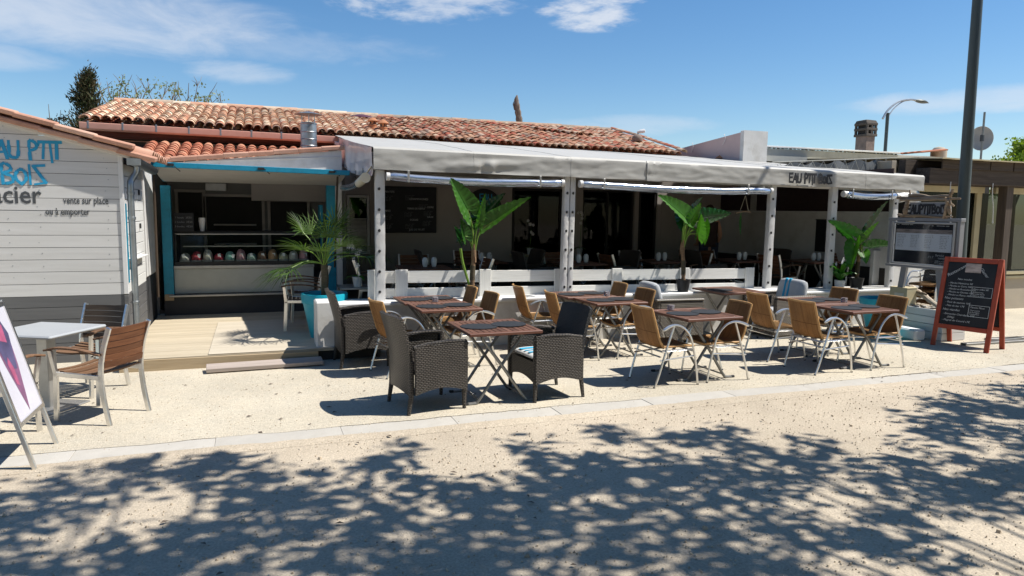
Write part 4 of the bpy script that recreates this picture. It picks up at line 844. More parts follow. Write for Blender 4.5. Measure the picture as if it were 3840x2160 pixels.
b = MB(); b.box((9.0, 16.6, 3.44), (2.4, .3, .03)); b.build('white_flashing', 'roof_edge', pw, world=True)
nb = thing('flat_roofed_building', 'flat roofed neighbour with stained grey concrete fascia on the right', 'building', (13.5, 13, 0))
b = MB(); b.grid(lambda u, v: (10.3 + 7.2 * u, 12.6, 3.02 + .27 * v), 20, 2); b.box((14.0, 13.2, 3.15), (7.4, 1.15, .28), .01); b.build('fascia', 'fascia_grey', nb, world=True)
b = MB(); b.bar((10.3, 12.62, 3.325), (14.3, 12.62, 3.335), .12, .035); b.bar((13.0, 12.7, 3.30), (17.8, 12.7, 3.27), .12, .02); b.build('roof_edging', 'roof_edge', nb, world=True)
b = MB(); b.box((14, 15.5, 3.2), (7.4, 5.6, .1)); b.box((14.2, 13.1, 1.5), (7.2, .2, 3.0)); b.build('roof_slab', 'fascia_grey', nb, world=True)
rb2 = MB()
for i in range(36): rb2.bar((10.3 + i * .11 + jit(.02), 12.60, 3.302 + jit(.006)), (10.38 + i * .11, 12.60, 3.302 + jit(.006)), .02, .02)
rb2.build('tar_strip', 'dark_room', nb, world=True)
ch = thing('stone_chimney', 'square brown rendered chimney with slatted concrete cap', 'chimney', (17.85, 17, 3.2))
b = MB(); b.box((0, 0, .55), (.37, .42, 1.1), .02); b.build('shaft', 'chimney_stone', ch)
for z in (1.12, 1.30, 1.46): q = MB(); q.box((0, 0, z), (.45, .50, .075), .012); q.build('cap_slab', 'chimney_cap', ch)
q = MB()
for x in (-.17, 0, .17):
    for y in (-.21, .21): q.box((x, y, 1.29), (.07, .07, .32), .01)
q.lathe([(.31, 1.50), (.27, 1.57), (.1, 1.60)], 4, M=Mx.Rotation(pi / 4, 4, 'Z')); q.build('cap_post', 'chimney_cap', ch); q = MB(); q.box((0, 0, 1.28), (.28, .34, .3)); q.build('flue', 'dark_room', ch)
per = thing('pergola_restaurant', 'neighbouring brown timber restaurant front with cream windows on the right', 'building', (14, 9.8, 0))
def pb_(name, x0, x1, y0, y1, z0, z1, m, **k): b = MB(); b.box(((x0 + x1) / 2, (y0 + y1) / 2, (z0 + z1) / 2), (x1 - x0, y1 - y0, z1 - z0), .006); return b.build(name, m, per, world=True, **k)
pb_('base_wall', 11.3, 17, 9.85, 10.1, -.1, .70, 'beige_wall'); pb_('sill', 11.2, 17, 9.78, 10.05, .72, .79, 'cream_frame'); pb_('sill', 11.2, 17, 9.80, 10.05, .64, .69, 'cream_frame')
pb_('cream_head', 11.6, 13.45, 9.82, 9.94, 2.33, 2.45, 'cream_frame'); pb_('cream_head', 13.75, 17, 9.82, 9.94, 2.33, 2.45, 'cream_frame')
for x in (11.55, 13.28, 15.2): pb_('cream_post', x, x + .14, 9.84, 9.93, .79, 2.33, 'cream_frame')
pb_('timber_post', 13.62, 13.80, 9.5, 9.68, 0, 2.55, 'beam_brown_z'); pb_('timber_post', 16.2, 16.4, 9.5, 9.68, 0, 2.55, 'beam_brown_z')
pb_('front_beam', 11.5, 17, 9.45, 9.75, 2.46, 2.74, 'beam_brown'); pb_('inner_beam', 11.3, 17, 9.8, 9.95, 2.45, 2.9, 'beam_brown')
for i in range(9): pb_('fascia_board', 11.75 + .62 * i, 12.35 + .62 * i, 9.40 + jit(.01), 9.44, 2.735, 2.90 + jit(.01), 'beam_brown')
b = MB(); b.grid(lambda u, v: (11.6 + 5.5 * u, 9.3 + 3.4 * v, 2.915 + .2 * v + .012 * noise.noise((u * 20, v * 4, 0))), 40, 4, th=.02); b.build('roof_sheet', 'cream_frame', per, world=True)
for x0, x1 in ((11.69, 13.28), (13.42, 15.2), (15.34, 17)): b = MB(); b.box(((x0 + x1) / 2, 9.90, 1.56), (x1 - x0, .01, 1.54)); b.build('pane', 'glass_dark', per, world=True)
pb_('back_wall', 11.3, 17, 12.3, 12.4, 0, 3, 'dark_room'); pb_('left_wall', 11.3, 11.42, 10.1, 12.4, 0, 2.9, 'beige_wall'); pb_('floor', 11.3, 17, 10, 12.4, .02, .1, 'floor_inside')
for x in (12.0, 13.1, 14.4): b = MB(); b.tube(smooth_path([(x, 9.42, 2.5), (x - .01, 9.41, 2.3), (x + .03, 9.40, 2.05), (x + .05, 9.40, 1.75)], 5), [.008] * 15 + [.016], 6); b.build('hanging_tie', 'white_paint', per, world=True)
tp_ = thing('laced_awning', 'grey tarpaulin edge laced with white cord in zigzag above the canopy end', 'awning', (10.5, 10.3, 2.8))
b = MB(); b.grid(lambda u, v: (8.9 + 3.5 * u, 10.4 + .03 * sin(u * 30), 2.70 - .05 * u + (.06 + .28 * u) * v - .03 * sin(u * 44) * v), 60, 4, th=.006); b.build('sheet', 'tarp', tp_, world=True)
b = MB(); b.bar((8.8, 10.42, 2.80), (12.4, 10.42, 3.03), .03, .02); b.build('rail', 'fascia_grey', tp_, world=True)
pts = []
for i in range(27):
    u = i / 26; x = 8.9 + 3.3 * u; pts.append((x, 10.36, (2.685 - .05 * u) if i % 2 else (2.79 + .22 * u)))
b = MB(); b.tube(pts, .005, 5); b.build('cord', 'fascia_grey', tp_, world=True)
dk = thing('extractor_elbow', 'pale curved duct elbow with a clear hood at the terrace right end', 'duct', (11.2, 9.6, 2.2)); q = MB(); q.tube(smooth_path([(-.25, 0, -.02), (-.05, 0, .02), (.10, 0, -.02), (.14, 0, -.14), (.14, 0, -.3)], 5), .085, 12); q.build('elbow', 'ceramic', dk)
q = MB(); q.tube(smooth_path([(-.25, .12, .10), (.05, .12, .17), (.24, .12, .02), (.26, .12, -.25)], 5), .13, 12); q.build('hood', 'zinc', dk)
wp = MB(); wp.box((11.2, 9.62, .62), (1.5, .08, 1.25), .008); o = wp.build('white_screen_wall', 'wall_white'); tag(o, 'plain white wall section behind the driftwood planter', 'wall')
# ------------------------------------------------------------------ folding tables
TW, TD = .74, .68
def make_table(loc, rz, label, group):
    t = thing('folding_table', label, 'table', loc, rz, group)
    z = .725; n = 11; w = (TW - .10) / n
    for k in range(n): b = MB(); b.box((-TW / 2 + .05 + w * (k + .5), 0, z - .012), (w - .007, TD - .10, .020), .003); b.build('slat', 'slat_y', t)
    for sy in (-1, 1): b = MB(); b.box((0, sy * (TD / 2 - .026), z - .015), (TW, .052, .030), .005); b.build('end_rail', 'slat_x', t)
    for sx in (-1, 1): b = MB(); b.box((sx * (TW / 2 - .024), 0, z - .015), (.046, TD - .106, .030), .004); b.build('side_rail', 'slat_y', t)
    b = MB()
    for x in (-.2, .2): b.box((x, 0, z - .033), (.03, TD - .1, .02), .003)
    b.build('batten', 'mahog_dark', t)
    for sy in (-1, 1):
        for sx in (-1, 1):
            y = sy * .22 + sx * .012; P = [(-sx * .34, y, .016), (-sx * .275, y, .018), (-sx * .225, y, .05), (-sx * .02, y, .345), (sx * .16, y, .585), (sx * .205, y, .65), (sx * .20, y, .688)]
            b = MB(); b.tube(smooth_path(P, 5), .016, 8); l = b.build('leg', 'tube_grey', t); b = MB(); b.tube([(-sx * .335, y, .016), (-sx * .375, y, .016)], .0165, 8); b.build('foot_cap', 'rubber', l)
        b = MB(); b.tube([(-.002, sy * .22 - .02, .365), (-.002, sy * .22 + .02, .365)], .007, 6); b.build('pivot_bolt', 'alu', t)
    for x, zz in ((-.23, .05), (.23, .05), (.2, .66), (-.2, .66)): b = MB(); b.tube([(x, -.22, zz), (x, .22, zz)], .009, 6); b.build('cross_tube', 'tube_grey', t)
    return t
TG = 'wooden folding tables on the gravel terrace'
T1 = make_table((2.22, 6.56, 0), R(1), 'single slatted wooden table nearest the kerb between two dark wicker armchairs', TG)
def tbl(x, y, rz, l): return dup(T1, (x, y, 0), R(rz), l)
T2a = tbl(2.12, 8.10, 2, 'front slatted table of the pair beside the white pier'); T2b = tbl(2.07, 8.80, 1, 'rear slatted table of the pair beside the white pier, against the wall')
T3a = tbl(4.36, 8.12, 1, 'front slatted table of the middle pair with four rattan chairs'); T3b = tbl(4.28, 8.82, 1, 'rear slatted table of the middle pair, against the wall')
T4 = tbl(4.74, 6.78, 1.5, 'single slatted table with glass cube between two rattan chairs near the kerb')
T5 = tbl(6.72, 8.78, 1, 'single slatted table between the cushioned lounge chairs')
T6a = tbl(7.02, 6.68, 0, 'front slatted table of the right hand pair with four rattan chairs'); T6b = tbl(7.12, 7.39, 1, 'rear slatted table of the right hand pair with four rattan chairs')
for T in (T1, T4, T5): T.scale = (1, 1.16, 1)
pm = MB(); pm.prism([(.185 * cos(a) * (1 + .02 * sin(3 * a)), .165 * sin(a) * (1 + .02 * cos(2 * a))) for a in [2 * pi * k / 36 for k in range(36)]], .005); PM = pm.mesh('placemat', 'mat_black')
for T, nm in ((T1, 'table nearest the kerb'), (T2a, 'front table beside the pier'), (T2b, 'rear table beside the pier'), (T3a, 'front middle table'), (T3b, 'rear middle table'), (T4, 'table with two rattan chairs'), (T5, 'table between the lounge chairs'), (T6a, 'front right hand table'), (T6b, 'rear right hand table')):
    for k, sx in enumerate((-1, 1)):
        if T is T5 and sx == 1: continue
        o = put('placemat', PM); o.location = T.matrix_world.translation if False else (T.location.x + sx * .165 + jit(.015) + .01, T.location.y + sx * .03 + jit(.02), .727 + .003 * k); o.rotation_euler = (0, 0, jit(.4))
        tag(o, '%s black pebble shaped placemat on the %s' % ('left' if sx < 0 else 'right', nm) if T is not T5 else 'only black placemat on the %s' % nm, 'placemat', 'black placemats')
def cube_glass(x, y, l):
    t = thing('glass_ashtray', l, 'ashtray', (x, y, .728), jit(.5), 'cut glass cubes on the tables'); b = MB(); b.prism([(.034 * (abs(cos(a)) ** .5) * math.copysign(1, cos(a)), .034 * (abs(sin(a)) ** .5) * math.copysign(1, sin(a))) for a in [2 * pi * k / 16 for k in range(16)]], .06); b.build('glass_body', 'cube_glass', t)
    b = MB()
    for z in (.012, .030, .048):
        for k in range(4):
            a = k * pi / 2; b.box((.033, 0, z), (.006, .05, .010), .002, Mx.Rotation(a, 4, 'Z'))
    b.build('cut_facet', 'cube_glass', t); return t
cube_glass(2.10, 8.48, 'cut glass cube on the paired tables beside the pier'); cube_glass(4.52, 8.52, 'cut glass cube on the middle paired tables'); cube_glass(4.60, 7.06, 'cut glass cube on the single table with two rattan chairs'); cube_glass(7.28, 7.10, 'cut glass cube on the right hand paired tables')

# ------------------------------------------------------------------ rattan stacking chairs (face +X)
def make_rattan(loc, rz, label, group):
    t = thing('rattan_chair', label, 'chair', loc, rz, group)
    def bk(u, v):
        y = (u - .5) * (.44 - .03 * v); c = .045 * (1 - (2 * u - 1) ** 2); return V((-.185 - .125 * v - c * (.5 + .5 * v) + .05 * max(0, .18 - v) * 3, y, .425 + .43 * v))
    b = MB(); b.grid(bk, 16, 12, th=.012); b.build('backrest', 'rattan', t)
    b = MB(); b.grid(lambda u, v: (-.19 + .42 * u, (v - .5) * (.42 + .03 * u), .435 + .012 * u - .02 * sin(pi * u) * sin(pi * v) - .02 * max(0, u - .85) * 6), 12, 8, th=.012); b.build('seat', 'rattan', t)
    b = MB(); rim = [bk(0, k / 8) for k in range(9)] + [bk(k / 10, 1) for k in range(1, 11)] + [bk(1, 1 - k / 8) for k in range(1, 9)]; b.tube([p + V((-.005, 0, 0)) for p in rim], .0135, 8)
    b.tube([(-.18, -.215, .435), (.05, -.222, .44), (.22, -.23, .435), (.235, -.15, .42), (.238, 0, .415), (.235, .15, .42), (.22, .23, .435), (.05, .222, .44), (-.18, .215, .435)], .0125, 8); b.build('woven_rim', 'rattan_rim', t)
    for s in (-1, 1):
        y = s * .262; P = [(.265, y, 0), (.242, y, .17), (.207, y, .345), (.152, y, .53), (.065, y, .635), (-.035, y, .676), (-.13, y + s * .01, .668), (-.225, y + s * .03, .632)]
        b = MB(); b.tube(smooth_path(P, 5), [.0115] * 28 + [.013, .015, .016, .017, .017, .017, .016, .012], 8); b.build('arm_frame', 'alu', t)
        b = MB(); b.tube(smooth_path([(-.285, s * .25, 0), (-.235, y, .16), (-.155, y, .42), (-.070, y, .668)], 4), .012, 8); b.build('rear_leg', 'alu', t)
        b = MB(); b.tube([(-.23, s * .257, .30), (.215, s * .257, .33)], .009, 6); b.tube([(-.19, s * .24, .40), (.2, s * .24, .40)], .011, 6); b.build('side_stretcher', 'alu', t)
    b = MB(); b.tube([(-.20, -.26, .395), (-.20, .26, .395)], .011, 6); b.tube([(-.222, -.26, .34), (-.222, .26, .34)], .009, 6); b.tube([(.19, -.258, .385), (.19, .258, .385)], .010, 6); b.build('cross_stretcher', 'alu', t)
    b = MB()
    for x, y in ((.265, .262), (.265, -.262), (-.285, .25), (-.285, -.25)): b.tube([(x, y, 0), (x, y, .018)], .0135, 8)
    b.build('foot_cap', 'rubber', t); return t
RG = 'honey rattan chairs with aluminium frames'
RC = make_rattan((4.24, 6.60, 0), R(2), 'honey rattan chair left of the single table with the glass cube', RG)
for x, y, a, l in ((4.93, 6.63, 178, 'honey rattan chair right of the single table with the glass cube'),
                   (6.38, 6.56, 1, 'front honey rattan chair on the left of the right hand tables'), (6.36, 7.30, -4, 'rear honey rattan chair on the left of the right hand tables'),
                   (7.22, 6.57, 180, 'front honey rattan chair on the right of the right hand tables'), (7.33, 7.42, 186, 'rear honey rattan chair on the right of the right hand tables'),
                   (3.80, 8.06, -5, 'front honey rattan chair on the left of the middle tables'), (3.66, 8.86, -3, 'rear honey rattan chair on the left of the middle tables, by the wall'),
                   (4.55, 8.05, 183, 'front honey rattan chair on the right of the middle tables'), (4.60, 8.86, 178, 'rear honey rattan chair on the right of the middle tables, by the wall'),
                   (1.56, 7.88, 12, 'honey rattan chair behind the high backed wicker armchair on the left'),
                   (2.42, 8.12, 186, 'front honey rattan chair on the right of the tables beside the pier'), (2.37, 8.82, 180, 'rear honey rattan chair on the right of the tables beside the pier')):
    dup(RC, (x, y, 0), R(a), l)

# ------------------------------------------------------------------ dark wicker armchairs (face +X)
def make_wicker(loc, rz, label, group, m='wicker'):
    t = thing('wicker_armchair', label, 'armchair', loc, rz, group)
    def bk(u, v):
        z = .17 + .75 * v; s = 2 * u - 1; fl = .20 * max(0, v - .35) ** 1.6; hw = .285 - .01 * v; c = .05 * (1 - s * s)
        zt = z - .02 * abs(s) ** 6 * v + (.035 * (1 - s * s)) * (1 - v) ** 3
        return V((-.255 - fl - c * (.4 + .6 * v), s * hw, zt))
    b = MB(); b.grid(bk, 16, 20, th=.03); b.build('backrest', m, t)
    for s in (-1, 1):
        def sd_(u, v):
            x = -.25 + .52 * u; zb = .19 + .05 * sin(pi * u); zt = .645 + .012 * sin(pi * u) - .02 * (1 - u); return V((x, s * (.285 + .006 * sin(pi * v)), zb + (zt - zb) * v))
        b = MB(); b.grid(sd_, 14, 12, th=.03 * s); b.build('arm_panel', m, t)
        b = MB(); b.tube([(-.26, s * .285, .625), (-.1, s * .287, .648), (.1, s * .287, .66), (.255, s * .285, .65), (.275, s * .285, .62)], [.02, .024, .024, .024, .02], 10); b.build('arm_rest', m, t)
        for x, yy, zt in ((.255, .275, .64), (-.27, .27, .5)):
            b = MB(); b.tube([(x + (.0 if x > 0 else -.03), s * yy, 0), (x, s * yy, .2), (x, s * (yy - .004), zt)], [.017, .024, .025], 10); b.build('leg', m, t)
    b = MB(); b.grid(lambda u, v: (-.24 + .50 * u, (v - .5) * .53, .405 - .01 * sin(pi * v)), 8, 8, th=.03); b.build('seat', m, t)
    b = MB(); b.grid(lambda u, v: (.262, (u - .5) * .54, .19 + .05 * sin(pi * u) + (.405 - .19 - .05 * sin(pi * u)) * v), 10, 6, th=.022); b.build('apron', m, t)
    return t
WG = 'dark brown wicker armchairs'
WB = make_wicker((1.53, 6.46, 0), R(9), 'high backed dark wicker armchair nearest the camera, left of the front table', WG)
dup(WB, (1.20, 8.50, 0), R(2), 'dark wicker armchair in front of the white pier', WG)
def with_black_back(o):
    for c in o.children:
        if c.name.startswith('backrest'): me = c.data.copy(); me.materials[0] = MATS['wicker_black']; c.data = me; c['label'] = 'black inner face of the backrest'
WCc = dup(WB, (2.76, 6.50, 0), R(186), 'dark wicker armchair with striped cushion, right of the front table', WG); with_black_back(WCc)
cu = thing('seat_cushion', 'white and blue striped seat cushion on the right front wicker armchair', 'cushion', (2.745, 6.50, .405), R(186)); b = MB(); b.grid(lambda u, v: ((.245 * cos(2 * pi * u)) * 1.0 * min(1.25, 1 / max(abs(cos(2 * pi * u)), abs(sin(2 * pi * u)))) * sin(pi * v) ** .35, .245 * sin(2 * pi * u) * min(1.25, 1 / max(abs(cos(2 * pi * u)), abs(sin(2 * pi * u)))) * sin(pi * v) ** .35, .035 - .032 * cos(pi * v)), 28, 10); b.build('pad', 'cushion', cu)
for y, ww in ((-.10, .07), (.0, .03), (.09, .05)): b = MB(); b.grid(lambda u, v: (-.20 + .42 * u, y + ww * (v - .5), .0705 - .003 * abs(2 * u - 1) ** 3), 8, 2); b.build('stripe', 'stripe_blue', cu)

# ------------------------------------------------------------------ lounge armchairs with loose cushions (face +X)
def make_lounge(loc, rz, label, stripe):
    t = thing('lounge_armchair', label, 'armchair', loc, rz, 'boxy lounge armchairs with cushions')
    def pan(name, c, d): b = MB(); b.box(c, d, .018); b.build(name, 'wicker_light', t)
    pan('back_panel', (-.33, 0, .34), (.07, .74, .60))
    for s in (-1, 1): pan('arm_panel', (.03, s * .34, .33), (.72, .07, .58)); b = MB(); b.box((.0, s * .34, .632), (.77, .085, .03), .012); b.build('arm_top', 'wicker_light', t)
    pan('base', (.05, 0, .18), (.66, .60, .26))
    for x in (-.3, .33):
        for s in (-1, 1): b = MB(); b.tube([(x, s * .33, 0), (x, s * .33, .06)], .025, 8); b.build('leg', 'black_plastic', t)
    return t
def cushion(name, loc, rz, label, w, h, d, tilt, m='cushion_grey', stripes=()):
    t = thing(name, label, 'cushion', loc, rz, 'loose cushions on the lounge chairs'); A = Mx.Rotation(tilt, 4, 'Y'); b = MB()
    def f(u, v):
        a = 2 * pi * u; k = min(1.3, 1 / max(abs(cos(a)), abs(sin(a)))) ** .85; e = sin(pi * v) ** .4
        return (-d / 2 * cos(pi * v) * (1 - .25 * (1 - e)), w / 2 * cos(a) * k * e, h / 2 * sin(a) * k * e + h / 2)
    b.grid(f, 32, 12, M=A); b.build('pad', m, t)
    for y, ww in stripes: b = MB(); b.box((0, y, h / 2), (d + .006, ww, h * 1.0), .02, A); b.build('stripe', 'stripe_blue', t)
    return t
D_ch = make_lounge((5.72, 8.86, 0), R(-4), 'boxy wicker lounge chair with grey back cushion, left of the small rear table', False)
E_ch = dup(D_ch, (7.62, 8.72, 0), R(182), 'boxy wicker lounge chair with blue striped cushion, right of the small rear table')
cushion('back_cushion', (5.50, 8.88, .42), R(-4), 'plain grey back cushion on the left lounge chair', .56, .46, .16, R(-14))
cushion('back_cushion', (7.80, 8.70, .42), R(182), 'grey back cushion with blue stripes on the right lounge chair', .58, .46, .15, R(-12), stripes=((-.10, .05), (-.02, .035)))
cushion('seat_pad', (5.80, 8.86, .31), R(-4), 'grey seat pad on the left lounge chair', .56, .12, .56, 0); cushion('seat_pad', (7.54, 8.72, .31), R(182), 'grey seat pad on the right lounge chair', .56, .12, .56, 0)

# ------------------------------------------------------------------ grey table and teak armchairs on the left
gt = thing('grey_table', 'square grey table on a metal pedestal by the wooden hut', 'table', (-1.82, 7.42, 0), R(-28))
b = MB(); b.box((0, 0, .725), (.70, .70, .03), .012); b.build('tabletop', 'table_grey', gt); b = MB(); b.box((0, 0, .36), (.11, .11, .70), .006); b.build('pedestal', 'alu_dull', gt); b = MB(); b.box((0, 0, .012), (.46, .46, .016), .004); b.build('base_plate', 'alu_dull', gt)
def make_teak(loc, rz, label, group, mb_='teak_red', ms='teak_y'):
    t = thing('teak_armchair', label, 'chair', loc, rz, group); A = 'alu'
    for s in (-1, 1):
        y = s * .235; b = MB(); pth = smooth_path([(-.30, y, 0), (-.255, y, .22), (-.235, y, .44), (-.265, y, .64), (-.335, y, .845)], 4)
        for p, q in zip(pth, pth[1:]): b.bar(p, q + (q - p) * .1, .024, .044, up=(1, 0, 0), bev=.004)
        b.build('rear_leg', A, t); b = MB(); b.bar((.235, y, 0), (.215, y, .43), .024, .044, up=(1, 0, 0)); b.bar((.215, y, .42), (.235, y + s * .03, .635), .024, .04, up=(1, 0, 0)); b.build('front_leg', A, t)
        b = MB(); b.bar((-.245, y, .415), (.235, y, .425), .024, .04); b.build('seat_rail', A, t)
        P = smooth_path([(-.255, y + s * .012, .615), (-.05, y + s * .03, .655), (.15, y + s * .035, .66), (.275, y + s * .035, .635)], 4); b = MB()
        for p, q in zip(P, P[1:]): b.bar(p, q + (q - p) * .08, .052, .018, bev=.004)
        b.build('armrest', 'teak_y', t)
    for k in range(9): x = -.205 + .053 * k; zz = .448 - .035 * sin(pi * k / 8); b = MB(); b.grid(lambda u, v: (x + .046 * (v - .5), (u - .5) * .445, zz - .014 * sin(pi * u)), 6, 1, th=.014); b.build('seat_slat', ms, t)
    for k in range(6):
        z = .50 + .057 * k; xx = -.245 - (z - .44) * .06 - .20 * max(0, z - .60) * .9; b = MB(); b.grid(lambda u, v: (xx - .030 * sin(pi * u) - .01 * v, (u - .5) * .445, z + .052 * v), 8, 1, th=.014); b.build('back_slat', mb_, t)
    return t
TG2 = 'teak and aluminium armchairs around the grey table'
TA = make_teak((-1.325, 6.98, 0), R(148), 'teak armchair with red brown slatted back, right of the grey table', TG2)
TB = dup(TA, (-1.62, 7.96, 0), R(-118), 'teak armchair with weathered dark back behind the grey table by the hut', TG2)
for c in TB.children:
    if c.name.startswith('back_slat'): me = c.data.copy(); me.materials[0] = MATS['teak_dark']; c.data = me
dup(TA, (-2.02, 6.52, 0), R(66), 'teak armchair partly hidden behind the poster stand', TG2)
# high teak chairs on the deck behind the palm
dup(TA, (.62, 10.35, DZ), R(176), 'teak armchair on the deck left of the potted palm', 'teak armchairs on the deck'); dup(TA, (.72, 11.15, DZ), R(184), 'teak armchair at the rear of the deck behind the palm', 'teak armchairs on the deck')

# ------------------------------------------------------------------ poster stand (left edge)
ps = thing('poster_stand', 'folding aluminium poster stand with ice cream picture at the left edge', 'poster stand', (-1.83, 5.95, 0))
sl_ = (1.15, -.31)
def pp(u, y, o=0): return V((-1.50 - .31 * u + o * .96, y, 1.15 * u + o * .26))
for y in (5.66, 6.24):
    b = MB(); b.bar(pp(0, y), pp(1.0, y), .03, .028, up=(1, 0, .27)); b.build('front_leg', 'alu', ps, world=True); b = MB(); b.bar((-2.16, y, 0), (-1.83, y, 1.14), .03, .028, up=(1, 0, -.27)); b.build('rear_leg', 'alu', ps, world=True)
def panel(name, u0, u1, y0, y1, o, th, m): b = MB(); P = [pp(u0, y0, o), pp(u0, y1, o), pp(u1, y1, o), pp(u1, y0, o)]; Q = [p + V((.96, 0, .26)) * th for p in P]; b.add(P + Q, [(3, 2, 1, 0), (4, 5, 6, 7), (0, 1, 5, 4), (1, 2, 6, 5), (2, 3, 7, 6), (3, 0, 4, 7)]); return b.build(name, m, ps, world=True)
panel('back_sheet', .27, .99, 5.66, 6.24, .0, .010, 'alu_dull'); po = panel('poster', .29, .97, 5.68, 6.22, .0105, .002, 'poster_white')
for a in ((.27, .295, 5.65, 6.25), (.965, .99, 5.65, 6.25)): panel('frame_rail', *a, .006, .014, 'alu')
for a in ((.295, .965, 5.65, 5.682), (.295, .965, 6.218, 6.25)): panel('frame_rail', *a, .006, .014, 'alu')
def shape(pts, o, m):     # printed shapes: (along width, up) in 0..1
    b = MB(); P = [pp(.30 + .66 * v, 6.22 - .54 * u, o) for u, v in pts]; Q = [p + V((.96, 0, .26)) * .0006 for p in P]; n = len(P); b.add(P + Q, [list(range(n))[::-1], list(range(n, 2 * n))]); b.build('poster_print', m, ps, world=True)
shape([(.50, .02), (.60, .22), (.74, .50), (.82, .75), (.5, .80), (.25, .7), (.30, .45), (.42, .18)], .0135, 'poster_plum')
shape([(.38, .42), (.66, .46), (.78, .72), (.7, .9), (.4, .95), (.22, .75)], .0145, 'poster_navy'); shape([(.52, .27), (.60, .30), (.66, .50), (.58, .56), (.50, .45)], .0155, 'poster_pink'); shape([(.40, .68), (.6, .72), (.66, .86), (.5, .94), (.36, .84)], .0155, 'poster_pink')

# ------------------------------------------------------------------ red chalkboard A-frame
ab = thing('chalkboard_stand', 'red framed chalkboard stand with the restaurant menu on the right', 'sandwich board', (9.55, 7.0, 0))
AN = R(-75); cA = (9.33, 7.0)
def AM(front): # local: x along board width (viewer's left to right), y depth, z up
    return Mx.Translation((cA[0], cA[1], 0)) @ Mx.Rotation(AN, 4, 'Z') @ (Mx.Rotation(R(-11), 4, 'X') if front else Mx.Translation((0, .53, 0)) @ Mx.Rotation(R(12), 4, 'X'))
def face(front):
    A = AM(front)
    def bx(name, c, d, m, **k): b = MB(); b.box(c, d, .005); o = b.build(name, m, ab); o.matrix_parent_inverse = Mx.Translation(ab.location).inverted(); o.matrix_basis = A; return o
    for s in (-1, 1): bx('frame_post', (s * .345, 0, .655), (.062, .036, 1.31), 'red_frame')
    bx('frame_rail', (0, 0, 1.275), (.628, .034, .066), 'red_frame'); bx('frame_rail', (0, 0, .30), (.628, .034, .062), 'red_frame'); bx('slate_panel', (0, .002, .787), (.626, .018, .908), 'slate'); return A
A = face(True); face(False)
def chalk(txt, x, z, s, m='chalk', rot=0, **k):
    o = put('chalk_text', text_mesh('chalk_text', txt, s, m, ext=.0006, shear=.18, **k), ab, A @ Mx.Translation((x, -.0085, z)) @ RX90 @ Mx.Rotation(rot, 4, 'Z')); o.matrix_parent_inverse = Mx.Translation(ab.location).inverted(); return o
chalk('Restaurant', -.29, 1.02, .062, rot=R(36)); chalk('Glacier', .10, 1.16, .055, rot=R(-50)); chalk('Nos moules', -.16, .985, .038)
for i, t in enumerate(['- Moules Marinières 9€', '- Moules au Curry 10€', '- Moules au Roquefort 10€', '- Moules au Chorizo 10€', '- Moules au Pistou 10€']): chalk(t, -.27, .925 - .043 * i, .033)
chalk('Nos poissons', -.29, .70, .045)
for i, t in enumerate(['- Pavé de saumon 16€', '- Filet de bar 17€']): chalk(t, -.27, .645 - .05 * i, .036)
chalk('Nos viandes', -.29, .535, .045)
for i, t in enumerate(['- Entrecôte Charolaise 20€', '      (300g)', '- Magret de Canard 17€']): chalk(t, -.28, .475 - .045 * i, .037)
chalk('Menu enfant 8€', .06, .86, .030); chalk('Jambon frites\nou steak haché\nGlace ou sirop', .06, .82, .025); chalk('Planche Mixte', .06, .60, .032); chalk('Charcuterie\net fromages\nCornichons', .06, .56, .026)
def loc_box(name, c, d, m, bev=.001): b = MB(); b.box(c, d, bev); o = b.build(name, m, ab); o.matrix_parent_inverse = Mx.Translation(ab.location).inverted(); o.matrix_basis = A; return o
for x0, z0, x1, z1 in ((.045, .76, .30, .90), (.045, .48, .30, .64)):
    for c, d in ((((x0 + x1) / 2, -.0085, z0), (x1 - x0, .002, .005)), (((x0 + x1) / 2, -.0085, z1), (x1 - x0, .002, .005)), ((x0, -.0085, (z0 + z1) / 2), (.005, .002, z1 - z0)), ((x1, -.0085, (z0 + z1) / 2), (.005, .002, z1 - z0))): loc_box('chalk_box', c, d, 'chalk', 0)
loc_box('paper_card', (.02, -.011, 1.165), (.20, .004, .13), 'paper_pic')

# ------------------------------------------------------------------ menu case on legs with driftwood name sign
mc = thing('menu_case', 'grey framed glazed menu display case on two splayed legs', 'menu board', (9.6, 7.93, 0))
A = Mx.Translation((9.60, 7.93, 0)) @ Mx.Rotation(R(-90), 4, 'Z')
def mbx(name, c, d, m, bev=.004, par=None): b = MB(); b.box(c, d, bev); o = b.build(name, m, par or mc); o.matrix_parent_inverse = Mx.Translation(mc.location).inverted(); o.matrix_basis = A; return o
mbx('case_frame', (0, .03, 1.815), (1.24, .10, .05), 'board_grey'); mbx('case_frame', (0, .03, 1.085), (1.24, .11, .035), 'board_grey')
for s in (-1, 1):
    mbx('case_frame', (s * .585, .03, 1.45), (.05, .09, .68), 'board_grey'); mbx('inner_frame', (s * .53, -.018, 1.45), (.035, .03, .66), 'board_silver')
    b = MB(); b.bar((s * .40, .05, .35), (s * .30, .03, 1.07), .10, .05, up=(0, 1, 0)); o = b.build('leg', 'board_grey', mc); o.matrix_parent_inverse = Mx.Translation(mc.location).inverted(); o.matrix_basis = A
mbx('inner_frame', (0, -.018, 1.765), (1.02, .03, .03), 'board_silver'); mbx('inner_frame', (0, -.018, 1.125), (1.02, .03, .03), 'board_silver')
mbx('menu_backing', (0, .03, 1.445), (1.03, .02, .61), 'menu_dark'); mbx('menu_sheet', (-.01, .017, 1.47), (.96, .004, .27), 'paper'); mbx('picture_strip', (-.01, .0165, 1.635), (.96, .005, .06), 'paper_pic', .001)
